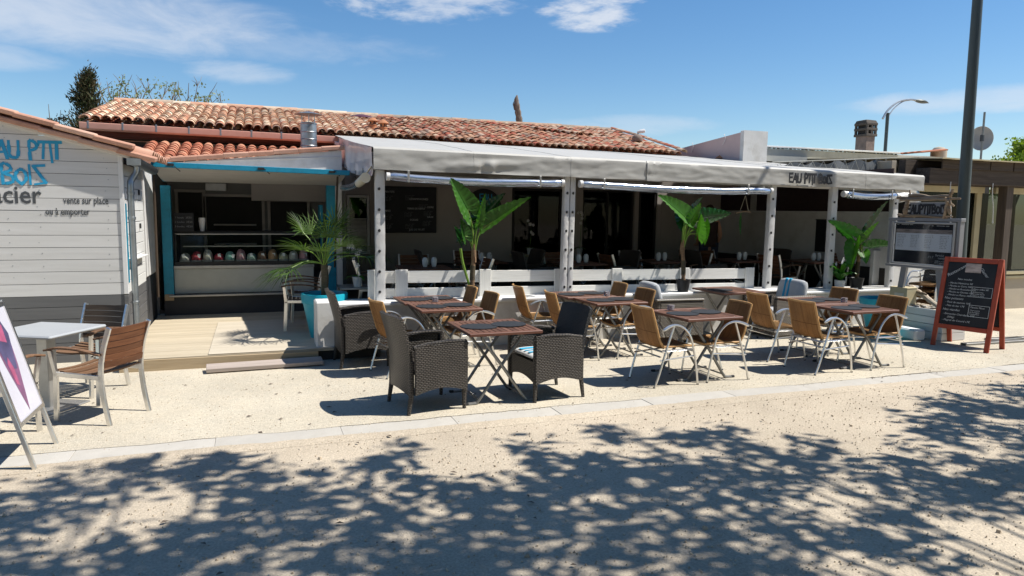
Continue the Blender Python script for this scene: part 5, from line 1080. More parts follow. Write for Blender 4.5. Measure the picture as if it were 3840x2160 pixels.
def mtx(name, txt, x, z, s, m, **k): o = put(name, text_mesh(name, txt, s, m, ext=.0005, **k), mc, A @ Mx.Translation((x, .0135, z)) @ RX90); o.matrix_parent_inverse = Mx.Translation(mc.location).inverted(); return o
col = 'Salade verte  5€\nSalade mixte  9€\nAssiette  11€\nOmelette  8€\nMoules  10€\nPoisson  14€\nSteak  13€\nDessert  6€'
cm = text_mesh('menu_print', col, .022, 'ink_faint', ext=.0005, space=1.15)
for x in (-.46, -.22, .02, .28): o = put('menu_print', cm, mc, A @ Mx.Translation((x, .0145, 1.565)) @ RX90); o.matrix_parent_inverse = Mx.Translation(mc.location).inverted()
mtx('chalk_text', 'Service', .22, 1.27, .05, 'chalk', shear=.2); mtx('chalk_text', 'continu', .27, 1.23, .05, 'chalk', shear=.2); mtx('chalk_text', '7 / 7', .10, 1.235, .05, 'chalk', shear=.2); mtx('chalk_text', '12h00 en semaine\n22h30 week-end', .22, 1.19, .026, 'chalk'); 
for x in (-.33, .28):
    for dx, wd in ((-.13, .03), (0, .13), (.11, .05)): mbx('clip_light', (x + dx, .012, 1.735 - .01 * (x > 0)), (wd, .012, .008), 'white_emb', .001)
mbx('case_glass', (0, -.012, 1.445), (1.02, .004, .61), 'clear_film', 0)
ds = thing('driftwood_sign', 'driftwood framed name sign in black letters on top of the menu case', 'sign', (9.60, 7.93, 1.84))
A = Mx.Rotation(R(-90), 4, 'Z')
def dsx(name, mb, m): o = mb.build(name, m, ds); o.matrix_basis = A; return o
b = MB(); b.box((.02, .02, .13), (.60, .02, .22), .006); dsx('sign_panel', b, 'board_grey')
mb, wd = strokes("EAUP'WBOIS", .125, .026); o = put('lettering', mb.mesh('lettering', 'black_letter'), ds, A @ Mx.Translation((.02 - wd * .5 * .93, .006, .07)) @ Mx.Scale(.93, 4, (1, 0, 0)))
for a, c, r, m in (((-.50, 0, .315), (.42, -.01, .27), .024, 'drift'), ((-.42, -.02, .27), (.58, 0, .29), .018, 'drift'), ((-.30, .02, .33), (.40, .02, .315), .03, 'drift'), ((-.46, 0, .045), (.40, -.02, .01), .02, 'drift'), ((-.44, .02, .015), (.46, -.01, .03), .016, 'drift'), ((-.335, -.01, .02), (-.30, -.02, .30), .034, 'drift'), ((.36, -.02, .28), (.44, -.02, .06), .028, 'drift'), ((.40, -.03, .25), (.34, -.03, .0), .022, 'drift'), ((.34, -.03, .30), (.47, 0, .18), .022, 'drift'), ((.38, 0, .30), (.44, 0, .42), .022, 'drift'), ((-.30, 0, .30), (-.28, 0, .42), .014, 'drift'), ((-.36, 0, .0), (-.33, 0, .27), .02, 'mahog_dark')):
    a, c = V(a), V(c); n = 6; P = [a.lerp(c, k / n) + V((jit(.006), jit(.01), .022 * noise.noise((k * .6, a.x * 5, c.z * 9)))) for k in range(n + 1)]; b = MB(); b.tube(smooth_path(P, 3), [r * (.55 + .5 * sin(pi * min(1, .25 + k / 19 * .7))) for k in range(n * 3 + 1)], 7); dsx('driftwood_stick', b, m)

# ------------------------------------------------------------------ planter with driftwood and stones, boxes
pl = thing('planter_box', 'white boarded planter filled with driftwood and stones under the menu case', 'planter', (9.86, 7.98, 0))
for k in range(4):
    z = .065 + .115 * k; b = MB(); b.box((9.62, 8.0, z), (.024, 1.02, .109), .004); b.build('side_board', 'hut_white_y', pl, world=True); b = MB(); b.box((9.86, 7.50, z), (.46, .024, .109), .004); b.build('end_board', 'hut_white_x', pl, world=True)
b = MB(); b.box((9.87, 8.0, .22), (.44, .96, .40)); b.build('filling', 'soil', pl, world=True)
for i in range(34):
    x, y = 9.72 + .32 * random.random(), 7.56 + .88 * random.random(); s = random.uniform(.025, .05); b = MB(); b.grid(lambda u, v: (s * 1.4 * cos(2 * pi * u) * sin(pi * v) * (1 + .2 * noise.noise((u * 3, v * 3, i))), s * sin(2 * pi * u) * sin(pi * v), s * .6 * cos(pi * v)), 8, 4); o = b.build('stone', 'drift_pale' if i % 2 else 'concrete'); o.location = (x, y, .435 + .03 * random.random()); o.rotation_euler = (jit(.3), jit(.3), jit(3)); tag(o, 'pale driftwood pebble among many filling the white planter', 'stone', 'stones in the planter')
def log(name, a, c, r, l, m='drift_pale'):
    a, c = V(a), V(c); P = [a.lerp(c, k / 6) + V((jit(.012), jit(.012), jit(.008))) for k in range(7)]; b = MB(); b.tube(smooth_path(P, 3), [r * (1 - .4 * k / 18) * (1 + .12 * sin(k * 1.7)) for k in range(19)], 9); o = b.build(name, m); tag(o, l, 'driftwood', 'driftwood in the planter')
log('driftwood_log', (9.95, 8.35, .72), (9.70, 7.62, .50), .052, 'thick pale driftwood log slanting down across the planter'); log('driftwood_log', (9.98, 8.48, .70), (9.75, 7.9, .66), .03, 'thin brown driftwood branch behind the pale log', 'drift')
yb = thing('wooden_box', 'pale wooden crate with yellow label standing in the planter', 'box', (9.72, 8.30, .43), R(4)); b = MB(); b.box((0, 0, .15), (.24, .30, .30), .006); b.build('crate', 'cream_frame', yb); b = MB(); b.box((-.122, -.02, .16), (.004, .16, .12), .001); b.build('yellow_label', 'cream_canvas', yb); b = MB(); b.box((0, 0, .305), (.25, .31, .014), .003); b.build('lid', 'cream_frame', yb)
b = MB(); b.box((0, 0, .085), (.20, .44, .17), .025); o = b.build('foam_block', 'polystyrene'); o.location = (9.38, 7.86, 0); o.rotation_euler = (0, 0, R(-4)); tag(o, 'white foam block lying on the gravel before the planter', 'block')
for k in range(4):      # stacked bistro chairs behind
    t = thing('stacked_chair', ['lowest metal bistro chair of the stack behind the menu case', 'second metal bistro chair from the bottom of the stack', 'third metal bistro chair from the bottom of the stack', 'topmost metal bistro chair of the stack behind the menu case'][k], 'chair', (10.55, 8.55, .10 * k), R(190), 'stacked bistro chairs')
    for s in (-1, 1): b = MB(); b.tube(smooth_path([(.22, s * .24, 0), (.2, s * .25, .4), (.08, s * .26, .62), (-.16, s * .26, .63), (-.24, s * .22, .66), (-.26, s * .12, .68), (-.27, 0, .685)], 4), .012, 7); b.tube([(-.26, s * .24, 0), (-.18, s * .24, .60)], .012, 7); b.build('frame', 'alu', t)
    b = MB(); b.box((0, 0, .44), (.42, .42, .04), .015); b.build('seat', 'rattan', t); b = MB(); b.grid(lambda u, v: (-.20 - .06 * v - .03 * sin(pi * u), (u - .5) * .42, .48 + .2 * v), 8, 4, th=.012); b.build('backrest', 'wicker_light', t)
for i, (x, y, l) in enumerate(((10.25, 7.15, 1.2), (10.6, 7.25, .9), (11.1, 7.3, 1.4))): b = MB(); b.box((0, 0, .02), (l, .09, .04), .006); o = b.build('parasol_foot_bar', 'tube_grey'); o.location = (x, y, 0); o.rotation_euler = (0, 0, R([-3, 8, -6][i])); tag(o, ['grey metal bar on the gravel just behind the chalkboard stand', 'short grey metal bar on the gravel right of the first', 'long dark metal bar on the gravel at the right edge'][i], 'metal bar', 'bars lying on the gravel')

# ------------------------------------------------------------------ street lamps, dish
lp = thing('lamp_post', 'tall dark grey lamp post rising out of the picture on the right', 'lamp post', (11.02, 8.38, 0)); b = MB(); b.tube([(0, 0, 0), (0, 0, 1.0), (-.05, 0, 3.2), (-.11, 0, 7.5)], [.102, .096, .084, .065], 20); b.build('pole', 'lamp_post', lp); b = MB(); b.lathe([(.2, 0), (.2, .02), (.13, .05)], 16); b.build('base_flange', 'lamp_post', lp); b = MB(); b.tube(smooth_path([(-.11, 0, 7.4), (-.1, -.3, 7.9), (-.1, -1.2, 8.1)], 4), .04, 8); b.build('lamp_arm', 'lamp_post', lp); b = MB(); b.box((-.1, -1.4, 8.1), (.25, .6, .1), .04); b.build('lamp_head', 'lamp_post', lp)
sl2 = thing('street_lamp', 'distant street lamp with curved arm behind the flat roof', 'street lamp', (33.0, 30, 0)); b = MB(); b.tube([(0, 0, 0), (0, 0, 7.5)], .09, 8); b.build('pole', 'lamp_post', sl2); b = MB(); b.tube(smooth_path([(-.45, -.1, 7.15), (0, 0, 7.65), (.8, .1, 8.15), (1.7, .2, 8.36), (2.4, .3, 8.38)], 5), .055, 8); b.tube(smooth_path([(.0, 0, 7.2), (.5, .1, 7.75), (1.2, .15, 8.2), (1.9, .2, 8.34)], 5), .03, 6); b.build('arm', 'zinc', sl2); b = MB(); b.grid(lambda u, v: (2.3 + 1.1 * u, .3 + .22 * cos(2 * pi * v) * sin(pi * min(1, u * .9 + .12)), 8.38 - .1 * u + .10 * sin(2 * pi * v) * sin(pi * min(1, u * .9 + .12))), 10, 10); b.build('lamp_head', 'lamp_post', sl2)
sdh = thing('satellite_dish', 'grey satellite dish on a mast seen from behind', 'satellite dish', (27.0, 20, 3.9)); b = MB(); b.tube([(0, 0, 0), (0, 0, 2.05)], .04, 8); b.build('mast', 'tube_grey', sdh); b = MB(); b.grid(lambda u, v: (.42 * u * cos(2 * pi * v), .1 + .12 * (1 - u * u), 1.05 + .47 * u * sin(2 * pi * v)), 6, 28, th=.02, M=Mx.Translation((0, 0, 0)) @ Mx.Rotation(R(-35), 4, 'Z')); b.build('dish', 'dish_grey', sdh); b = MB(); b.box((0, .02, 1.05), (.1, .12, .25), .01); b.build('bracket', 'steel_dark', sdh)
fr_ = thing('far_roof', 'small red tiled roof end far behind the flat roof', 'building', (27.0, 22.5, 4.2)); b = MB(); b.grid(lambda u, v: (-.9 + 1.5 * u, -.6 + 1.2 * v, .32 + .16 * u + .04 * abs(sin(v * 12))), 4, 24, th=.05); b.build('roof', 'tile_kiosk', fr_); b = MB(); b.lathe([(.32, 0), (.32, .45), (.2, .6), (.02, .65)], 12, (.8, 0, 0)); b.box((0, .3, -2.0), (2.2, .9, 4.4)); b.build('wall', 'beige_wall', fr_)
fh = thing('far_house', 'white gable corner of a house behind the hut at the left edge', 'house', (-5.2, 14.4, 0)); b = MB(); b.prism([(-1.2, 0), (1.32, 0), (1.32, 3.30), (-1.2, 4.5)], .3, Mx.Translation((0, .3, 0)) @ RX90); b.build('wall', 'white_paint', fh); b = MB(); b.bar((1.42, .05, 3.32), (-1.2, .05, 4.6), .5, .06); b.build('roof', 'tile_pink', fh)
# ------------------------------------------------------------------ elephant-ear plants
def ear_leaf(mb, stalk, tip_dir, L, W, droop, roll=0.):
    """big arrow-shaped ribbed leaf starting at the end of its stalk"""
    base = V(stalk[-1]); d = V(tip_dir).normalized(); side = d.cross(V((0, 0, 1))); side = side.normalized() if side.length > .1 else V((1, 0, 0)); up = side.cross(d).normalized()
    side, up = side * cos(roll) + up * sin(roll), up * cos(roll) - side * sin(roll)
    def f(u, v):
        s = 2 * v - 1; t = u * 1.22 - .22; w = W * (max(0, (1 - max(0, t)) ** .75) * (1.0 if t > 0 else 1) * (.72 + .9 * min(1, max(0, (t + .22) / .42)) * .52)); w *= 1 + .05 * sin(t * 40 + s)
        tt = t - (.0 if abs(s) > .25 else .0); lob = -.16 * L * abs(s) ** 1.5 * max(0, 1 - t * 2.2)
        rib = .019 * L * cos(t * 46 - abs(s) * 5) * min(1, abs(s) * 2)
        notch = .22 * L * max(0, (1 - abs(s) * 3.2)) * (1 if t < 0 else 0) * (-t / .22)
        return base + d * (t * L + lob + notch) + side * (s * w) + up * (.22 * w * abs(s) ** 1.2 * 2 - droop * t * t * L + rib)
    mb.grid(f, 22, 12)
    mb.tube([base + d * (t * L) + up * (-droop * t * t * L + .004) for t in (0, .2, .4, .6, .8, .97)], [.006, .005, .004, .003, .002, .001], 5)
def ear_plant(loc, label, leaves, trunk_h, pot_r, pot_h, pot_m, dark=False, lean=(0, 0), small=True):
    t = thing('elephant_ear_plant', label, 'plant', loc, 0, 'elephant ear plants along the terrace wall')
    b = MB(); b.lathe([(pot_r * .72, 0), (pot_r, pot_h), (pot_r * 1.03, pot_h), (pot_r * .9, pot_h - .015), (.02, pot_h - .03)], 20); b.build('pot', pot_m, t)
    top = V((lean[0], lean[1], pot_h + trunk_h)); m_ = [V((0, 0, pot_h - .04)), V((lean[0] * .2, lean[1] * .3, pot_h + trunk_h * .4)), top]
    tp = smooth_path(m_, 6); b = MB(); b.tube(tp, [.034 + .004 * sin(k * 2.5) - .0006 * k for k in range(len(tp))], 10)
    for k in range(7): a = k * .9; b.grid(lambda u, v: (top.x + .036 * cos(a + (v - .5) * .9) * (1 - .1 * u), top.y + .036 * sin(a + (v - .5) * .9), top.z - .14 + .04 * (k % 3) + .17 * u), 2, 3)
    b.build('trunk', 'trunk_plant', t); b = MB(); b.tube([p for p in tp[3:9]], .0365, 10); b.build('trunk_band', 'trunk_dark', t)
    for (ex, ey, ezz, dx, dy, dz, L, W, dr, rl, dk) in leaves:
        e = V((ex, ey, ezz)); st = smooth_path([top - V((0, 0, .1)), top.lerp(e, .45) + V((-.15 * (ex - top.x), 0, .08)), e], 6); b = MB(); b.tube(st, [.012 - .0005 * k for k in range(len(st))], 7); s_ = b.build('stalk', 'stem_green', t)
        b = MB(); ear_leaf(b, st, (dx, dy, dz), L, W, dr, rl); b.build('leaf', 'ear_dark' if dk else 'ear_leaf', t)
    return t
# leaves: stalk end xyz, direction, length, half width, droop, roll, dark
ep1 = ear_plant((2.80, 9.20, .66), 'tall elephant ear plant in a black pot on the left part of the wall',
    [(-.09, -.06, 1.22, -.50, -.08, .86, .48, .175, .03, 1.35, 0), (.27, -.05, 1.06, .80, -.12, .58, .62, .135, .08, .95, 0), (.19, .12, 1.12, .70, .15, .70, .48, .15, .03, 1.25, 1), (.07, -.10, 1.05, .14, -.15, .97, .40, .055, .02, 1.2, 0), (.04, .14, 1.02, -.42, .2, -.55, .34, .13, .03, -1.2, 1), (-.13, -.08, .86, -.28, -.12, .93, .25, .10, .03, 1.4, 0), (-.16, .02, .80, -.35, .05, .85, .22, .06, .03, 1.0, 1)], .45, .105, .19, 'black_plastic', lean=(.02, 0)); ep1.scale = (1, 1, 1)
b = MB(); b.tube(smooth_path([(2.76, 9.20, .84), (2.66, 9.18, 1.15), (2.62, 9.16, 1.35)], 5), .018, 8); o = b.build('plant_shoot', 'stem_green'); tag(o, 'slim green side shoot rising from the left black pot', 'plant shoot')
ear_plant((6.20, 9.20, .66), 'middle elephant ear plant with broad shiny leaves behind the small rear table',
    [(-.06, -.06, 1.15, -.82, -.12, .56, .60, .175, .07, 1.15, 0), (.13, -.14, .90, -.04, -.30, .92, .32, .135, .03, 1.45, 0), (.25, -.08, 1.13, .95, -.12, .18, .48, .15, .05, 1.25, 1), (.19, .10, 1.20, .60, .15, .80, .34, .11, .03, 1.2, 1), (.26, -.10, 1.0, .02, -.15, -.95, .28, .10, .02, 1.4, 0), (.02, -.12, 1.10, .30, -.3, .85, .30, .09, .05, 1.2, 0), (.06, .12, 1.05, -.3, .3, .8, .36, .12, .03, 1.2, 1)], .50, .11, .19, 'black_plastic', lean=(-.04, 0))
ear_plant((9.68, 9.20, .607), 'right elephant ear plant in a dark pot near the menu case',
    [(-.22, -.04, .92, -.80, .1, .50, .56, .15, .10, -.6, 1), (.12, -.06, .98, .45, -.1, .85, .62, .14, .05, .9, 1), (.16, -.10, .72, .75, -.3, .15, .42, .16, .1, .6, 1), (-.16, -.06, .74, -.30, -.2, -.85, .44, .15, 0, -.5, 0), (.02, -.12, .86, .2, -.4, .8, .36, .11, .05, .3, 0), (-.04, -.14, .62, -.25, -.4, -.3, .26, .10, .1, 0, 0)], .46, .12, .20, 'black_plastic', lean=(.02, 0))
# peace lily
pl2 = thing('peace_lily', 'bushy peace lily in a small white embossed pot at the right terrace post', 'plant', (9.30, 9.19, .607)); b = MB(); b.lathe([(.07, 0), (.085, .15), (.088, .165), (.078, .165), (.02, .14)], 18); b.build('pot', 'ceramic', pl2)
for k in range(30):
    a = k * 2.4; r = .10 + .16 * random.random(); h = .12 + .22 * random.random(); b = MB(); c, s = cos(a), sin(a)
    b.grid(lambda u, v: (c * r * u * 1.1 - s * .035 * (2 * v - 1) * sin(pi * min(1, u * .98 + .02)), s * r * u * 1.1 + c * .035 * (2 * v - 1) * sin(pi * min(1, u * .98 + .02)), .15 + h * sin(u * 2.1) - .01 * abs(2 * v - 1)), 6, 2); b.build('leaf', 'lily_leaf', pl2)
for a, h in ((.4, .46), (2.6, .38), (4.1, .42)): b = MB(); b.tube([(0, 0, .15), (.08 * cos(a), .08 * sin(a), h)], .004, 5); b.grid(lambda u, v: (.08 * cos(a) + .022 * (2 * v - 1) * sin(pi * u), .08 * sin(a) - .01, h + .10 * u), 5, 2); b.build('flower', 'petal', pl2)
def big_pot(loc, label, r, h): t = thing('flower_pot', label, 'flower pot', loc); b = MB(); b.lathe([(r * .62, 0), (r * .93, h * .78), (r * .99, h * .79), (r * 1.02, h * .98), (r * 1.0, h), (r * .93, h), (r * .90, h - .05), (.03, h - .06)], 36); b.build('pot_body', 'teal_pot', t); b = MB(); b.lathe([(.01, h - .052), (r * .9, h - .052)], 24, cap=False); b.build('soil', 'soil', t); return t
big_pot((.86, 9.58, DZ), 'large turquoise pot of the fan palm behind the white pier', .30, .60); big_pot((9.0, 8.02, 0), 'large turquoise pot half hidden behind the right hand rattan chairs', .33, .62)
# fan palm
fpm = thing('fan_palm', 'fan palm with spiky green fronds growing in the left turquoise pot', 'palm', (.86, 9.58, .70)); b = MB(); b.tube([(0, 0, -.02), (.01, 0, .25), (.0, .01, .5)], [.045, .05, .04], 10); b.build('trunk', 'trunk_dark', fpm)
rs_ = random.Random(11)
for k in range(17):
    a = k * 2.4 + .3; up = [1.15, .9, .55, .25, .0][k % 5] + rs_.uniform(-.1, .1); pl_ = rs_.uniform(.40, .58) * (1.0 if up > .7 else 1.12); d = V((cos(a) * cos(up), sin(a) * cos(up), sin(up))); e = V((0, 0, .42)) + d * pl_ + V((0, 0, -.10 * max(0, .5 - up)))
    b = MB(); b.tube(smooth_path([(0, 0, .36 + .02 * (k % 5)), V((0, 0, .44)) + d * pl_ * .5 + V((0, 0, .03)), e], 4), .007, 6); b.build('frond_stem', 'stem_green', fpm)
    side = d.cross(V((0, 0, 1))).normalized(); nrm = side.cross(d).normalized(); b = MB()
    for j in range(15):
        f = (j / 14 - .5) * 2; an = f * 1.5; L = rs_.uniform(.40, .54) * (1 - .28 * abs(f)); ld = (d * cos(an) + side * sin(an) + nrm * .12).normalized(); lw_ = ld.cross(nrm).normalized() * .008
        P = [e + ld * L * t + V((0, 0, -.16 * t * t * L * (1.5 + (2.0 if up < .3 else 0)))) for t in (0, .35, .7, 1)]
        vs = []
        for p, wv in zip(P, (.4, 1, .7, .06)): vs += [p - lw_ * wv, p + nrm * .004 * wv, p + lw_ * wv]
        b.add(vs, [(i * 3 + q, i * 3 + q + 1, i * 3 + q + 4, i * 3 + q + 3) for i in range(3) for q in (0, 1)], True)
    b.build('fan_frond', 'palm_leaf', fpm)

# ------------------------------------------------------------------ leaf-crowned trees
def leaf_quad(mb, p, s, rnd):
    d = V((rnd.gauss(0, 1), rnd.gauss(0, 1), rnd.gauss(0, .6))).normalized(); q = d.orthogonal().normalized(); q = (q * cos(rnd.random() * 6.28) + d.cross(q) * sin(rnd.random() * 6.28)); c = d.cross(q); a, b_ = q * s, c * s * .62
    mb.add([p - a, p - b_ * .9 - a * .1, p + a, p + b_ * .9 - a * .1], [(0, 1, 2, 3)])
def limb_tree(name, label, cat, loc, trunk, limbs, clumps, leaf, n, s, bark='bark', group=None, seed=1):
    rnd = random.Random(seed); t = thing(name, label, cat, loc, 0, group); b = MB(); b.tube(smooth_path(trunk[0], 5), [trunk[1] * (1 - .5 * k / (5 * (len(trunk[0]) - 1))) for k in range(5 * (len(trunk[0]) - 1) + 1)], 10)
    for P, r in limbs: q = smooth_path(P, 4); b.tube(q, [r * (1 - .8 * k / len(q)) for k in range(len(q))], 7)
    b.build('trunk', bark, t); b = MB()
    tot = sum(c[1] ** 2 for c in clumps)
    for c, r in clumps:
        subs = [V(c) + V((rnd.gauss(0, .5), rnd.gauss(0, .5), rnd.gauss(0, .38))) * r for _ in range(max(3, int(r * 16)))]
        for k in range(int(n * r * r / tot)):
            p = rnd.choice(subs) + V((rnd.gauss(0, 1), rnd.gauss(0, 1), rnd.gauss(0, .6))) * (.15 * r + .05); leaf_quad(b, p, s * rnd.uniform(.6, 1.3), rnd)
    b.build('crown', leaf, t); return t
# shade trees standing out of the picture whose dappled shade covers the foreground
def shade_tree(label, base, targets, seed, n):
    """crown clumps hang where the sun throws their shade onto the given ground spots"""
    rnd = random.Random(seed); cl = []; limbs = []; k = 0; top = V((0, 0, 3.6))
    for gx, gy, r in targets:
        h = rnd.uniform(4.5, 6.3); p = V((gx, gy, 0)) + sd * (h / sd.z) - V((base[0], base[1], 0)); cl.append((p, r)); limbs.append(([top + V((0, 0, -.6)), top.lerp(p, .5) + V((0, 0, .25)), p], .032))
        for q in range(3): e = p + V((rnd.uniform(-1, 1), rnd.uniform(-1, 1), rnd.uniform(-.4, .4))) * r; limbs.append(([p.lerp(top, .12), p.lerp(e, .5), e], .010))
    return limb_tree('plane_tree', label, 'tree', (base[0], base[1], 0), ([(0, 0, 0), (.05, .02, 1.5), (0, 0, 3.0), (0, 0, 4.6)], .19), limbs, cl, 'tree_leaf', n, .085, seed=seed, group='shade trees outside the picture')
shade_tree('plane tree standing outside the picture, shading the left foreground', (2.2, -1.6), [(-2.2, 4.6, .8), (-1.1, 5.1, .6), (-.4, 5.35, .38), (-1.0, 4.1, .8), (.1, 4.7, .6), (.2, 3.6, .8), (-.6, 3.1, .8), (1.0, 4.4, .6), (1.3, 3.5, .75), (.9, 2.7, .8), (-2.6, 3.6, .9), (.75, 5.1, .33), (-.9, 5.5, .22)], 3, 5700)
shade_tree('plane tree standing outside the picture, shading the middle foreground', (6.6, -1.2), [(2.2, 4.2, .75), (2.3, 3.3, .85), (2.0, 2.5, .8), (2.85, 5.0, .28), (3.4, 4.7, .36), (3.7, 4.85, .25), (2.9, 4.2, .5), (3.2, 3.2, .6), (3.7, 3.9, .45), (4.4, 3.4, .5), (3.0, 2.3, .6), (2.4, 4.55, .35), (4.3, 3.9, .3)], 5, 3900)
shade_tree('plane tree standing outside the picture, shading the right foreground', (11.5, -.2), [(5.0, 3.1, .6), (5.8, 3.9, .55), (6.7, 4.4, .55), (7.8, 4.5, .7), (6.3, 3.3, .7), (5.2, 2.6, .6), (7.5, 3.6, .8), (8.8, 4.4, .8), (5.9, 4.65, .28), (6.8, 5.0, .25), (8.2, 4.9, .35)], 8, 5200)
for i, (x, y, r_) in enumerate(((-4.5, -5.5, 2.3), (.5, -6.5, 2.6), (6.0, -6.0, 2.5), (11.5, -6.2, 2.6), (17, -4.5, 2.6))):  # unseen row of trees, added to block sky light from behind the camera
    limb_tree('plane_tree', ['first', 'second', 'third', 'fourth', 'fifth'][i] + ' dense plane tree of the unseen row added behind the viewer to cut sky light, counted from the left', 'tree', (x, y, 0), ([(0, 0, 0), (.05, 0, 2), (0, 0, 5)], .2), [([(0, 0, 2.5), (.8, .3, 4), (1.3, .4, 5.5)], .08), ([(0, 0, 2.5), (-.8, -.2, 4), (-1.3, .3, 5.5)], .08)], [((0, 0, 5.2), r_), ((1.6, .3, 4.6), 1.5), ((-1.6, -.2, 4.6), 1.5), ((0, .4, 7.0), 1.7), ((.4, .3, 3.4), 1.3)], 'tree_leaf', 5200, .24, seed=20 + i, group='shade trees outside the picture')
# conifer, bare bush, green bush, dead stump behind the roofs
def conifer(loc, label, H, Rr, seed):
    rnd = random.Random(seed); t = thing('conifer', label, 'tree', loc); b = MB(); b.tube([(0, 0, 0), (.05, 0, H * .5), (0, 0, H * .97)], [.16, .1, .02], 8); b.build('trunk', 'bark', t); b = MB()
    for k in range(330):
        z = H * (.30 + .68 * rnd.random()); f = (1 - (z / H - .30) / .72) ** .7; a = rnd.random() * 6.28; r = Rr * f * rnd.uniform(.35, 1.05) * (1 + .3 * sin(a * 3 + z * 2)); p0 = V((0, 0, z - .2)); p1 = V((r * cos(a), r * sin(a), z + .18 * rnd.random()))
        for j in range(34):
            q = p0.lerp(p1, .35 + .65 * rnd.random()) + V((rnd.gauss(0, .07), rnd.gauss(0, .07), rnd.gauss(0, .10))); d = V((cos(a) * .5 + rnd.gauss(0, .4), sin(a) * .5 + rnd.gauss(0, .4), .8)).normalized() * rnd.uniform(.07, .15); s = d.cross(V((rnd.gauss(0, 1), rnd.gauss(0, 1), .2))).normalized() * .022; b.add([q - s, q + s, q + d], [(0, 1, 2)])
    b.build('crown', 'conifer_leaf', t)
conifer((-4.45, 24, 0), 'dark half browned conifer behind the left end of the tiled roof', 5.8, 1.05, 4)
def bare_bush(loc, label, W_, H0, H1, seed):
    rnd = random.Random(seed); t = thing('bare_tree', label, 'tree', loc); b = MB(); lf_ = MB(); tips = []
    b.tube([(0, 0, 0), (0, 0, H0 * .75)], [.10, .07], 8)
    for k in range(17):
        x = (k / 16 - .5) * W_ + rnd.uniform(-.08, .08); h = H0 + (H1 - H0) * (.35 + .65 * rnd.random()) * (1 - .4 * abs(x) / W_); P = smooth_path([(0, 0, H0 * .6), (x * .6, rnd.uniform(-.3, .3), H0 * .88), (x, rnd.uniform(-.3, .3), H0), (x + rnd.uniform(-.2, .3), rnd.uniform(-.3, .3), h)], 5); b.tube(P, [.03 * (1 - .86 * i / len(P)) for i in range(len(P))], 5)
        for j in range(4):
            a = P[rnd.randrange(9, len(P) - 1)]; e = a + V((rnd.uniform(-.22, .22), rnd.uniform(-.2, .2), rnd.uniform(.08, .38))); b.tube([a, a.lerp(e, .5) + V((.02, 0, .02)), e], [.009, .007, .003], 4); tips.append(e); tips.append(a)
    b.build('branches', 'twig', t)
    for p in tips:
        if rnd.random() < .5 and p.z < H0 + (H1 - H0) * .72:
            for _ in range(rnd.randrange(6, 26)): leaf_quad(lf_, p + V((rnd.gauss(0, .10), rnd.gauss(0, .1), rnd.gauss(0, .08))), rnd.uniform(.022, .045), rnd)
    lf_.build('leaves', 'twig_leaf', t)
bare_bush((-2.15, 20.4, 0), 'nearly bare bushy tree with sparse leaves behind the roof ridge', 2.6, 4.45, 5.25, 6)
limb_tree('green_bush', 'bright green bush above the neighbouring roof at the right edge', 'bush', (24.45, 16.8, -.3), ([(0, 0, 0), (0, 0, 1.5), (0, 0, 3.2)], .1), [([(0, 0, 2.5), (.3, 0, 3.2), (.5, .1, 4.0)], .05)], [((-.75, 0, 3.75), .5), ((-.2, 0, 4.05), .5), ((.4, .1, 4.4), .6), ((.9, .1, 4.5), .6), ((0, 0, 3.4), .7), ((.9, 0, 3.6), .8)], 'bush_leaf', 5200, .06, seed=9)
b = MB(); P = smooth_path([(0, 0, 3.6), (.03, 0, 4.3), (-.02, 0, 4.65), (-.07, 0, 4.95), (-.05, 0, 5.12)], 5); b.tube(P, [.105 - .002 * k + .010 * sin(k * 2.1) for k in range(15)] + [.07, .062, .05, .04, .025, .010], 9); b.tube([(-.10, 0, 4.7), (-.16, 0, 4.86), (-.15, 0, 4.93)], [.035, .02, .006], 6); o = b.build('dead_trunk', 'stump'); o.location = (7.12, 19, 0); tag(o, 'broken dead tree trunk sticking up behind the roof ridge', 'dead tree')
limb_tree('small_shrub', 'thin leafless shrub left of the conifer', 'shrub', (-5.35, 24, 0), ([(0, 0, 0), (0, 0, 3), (.05, 0, 4.3)], .05), [([(0, 0, 3.8), (-.1, 0, 4.3), (-.12, 0, 4.75)], .02), ([(0, 0, 3.8), (.12, 0, 4.2), (.18, 0, 4.6)], .02)], [((0, 0, 4.35), .22)], 'conifer_leaf', 260, .03, bark='twig', seed=2)

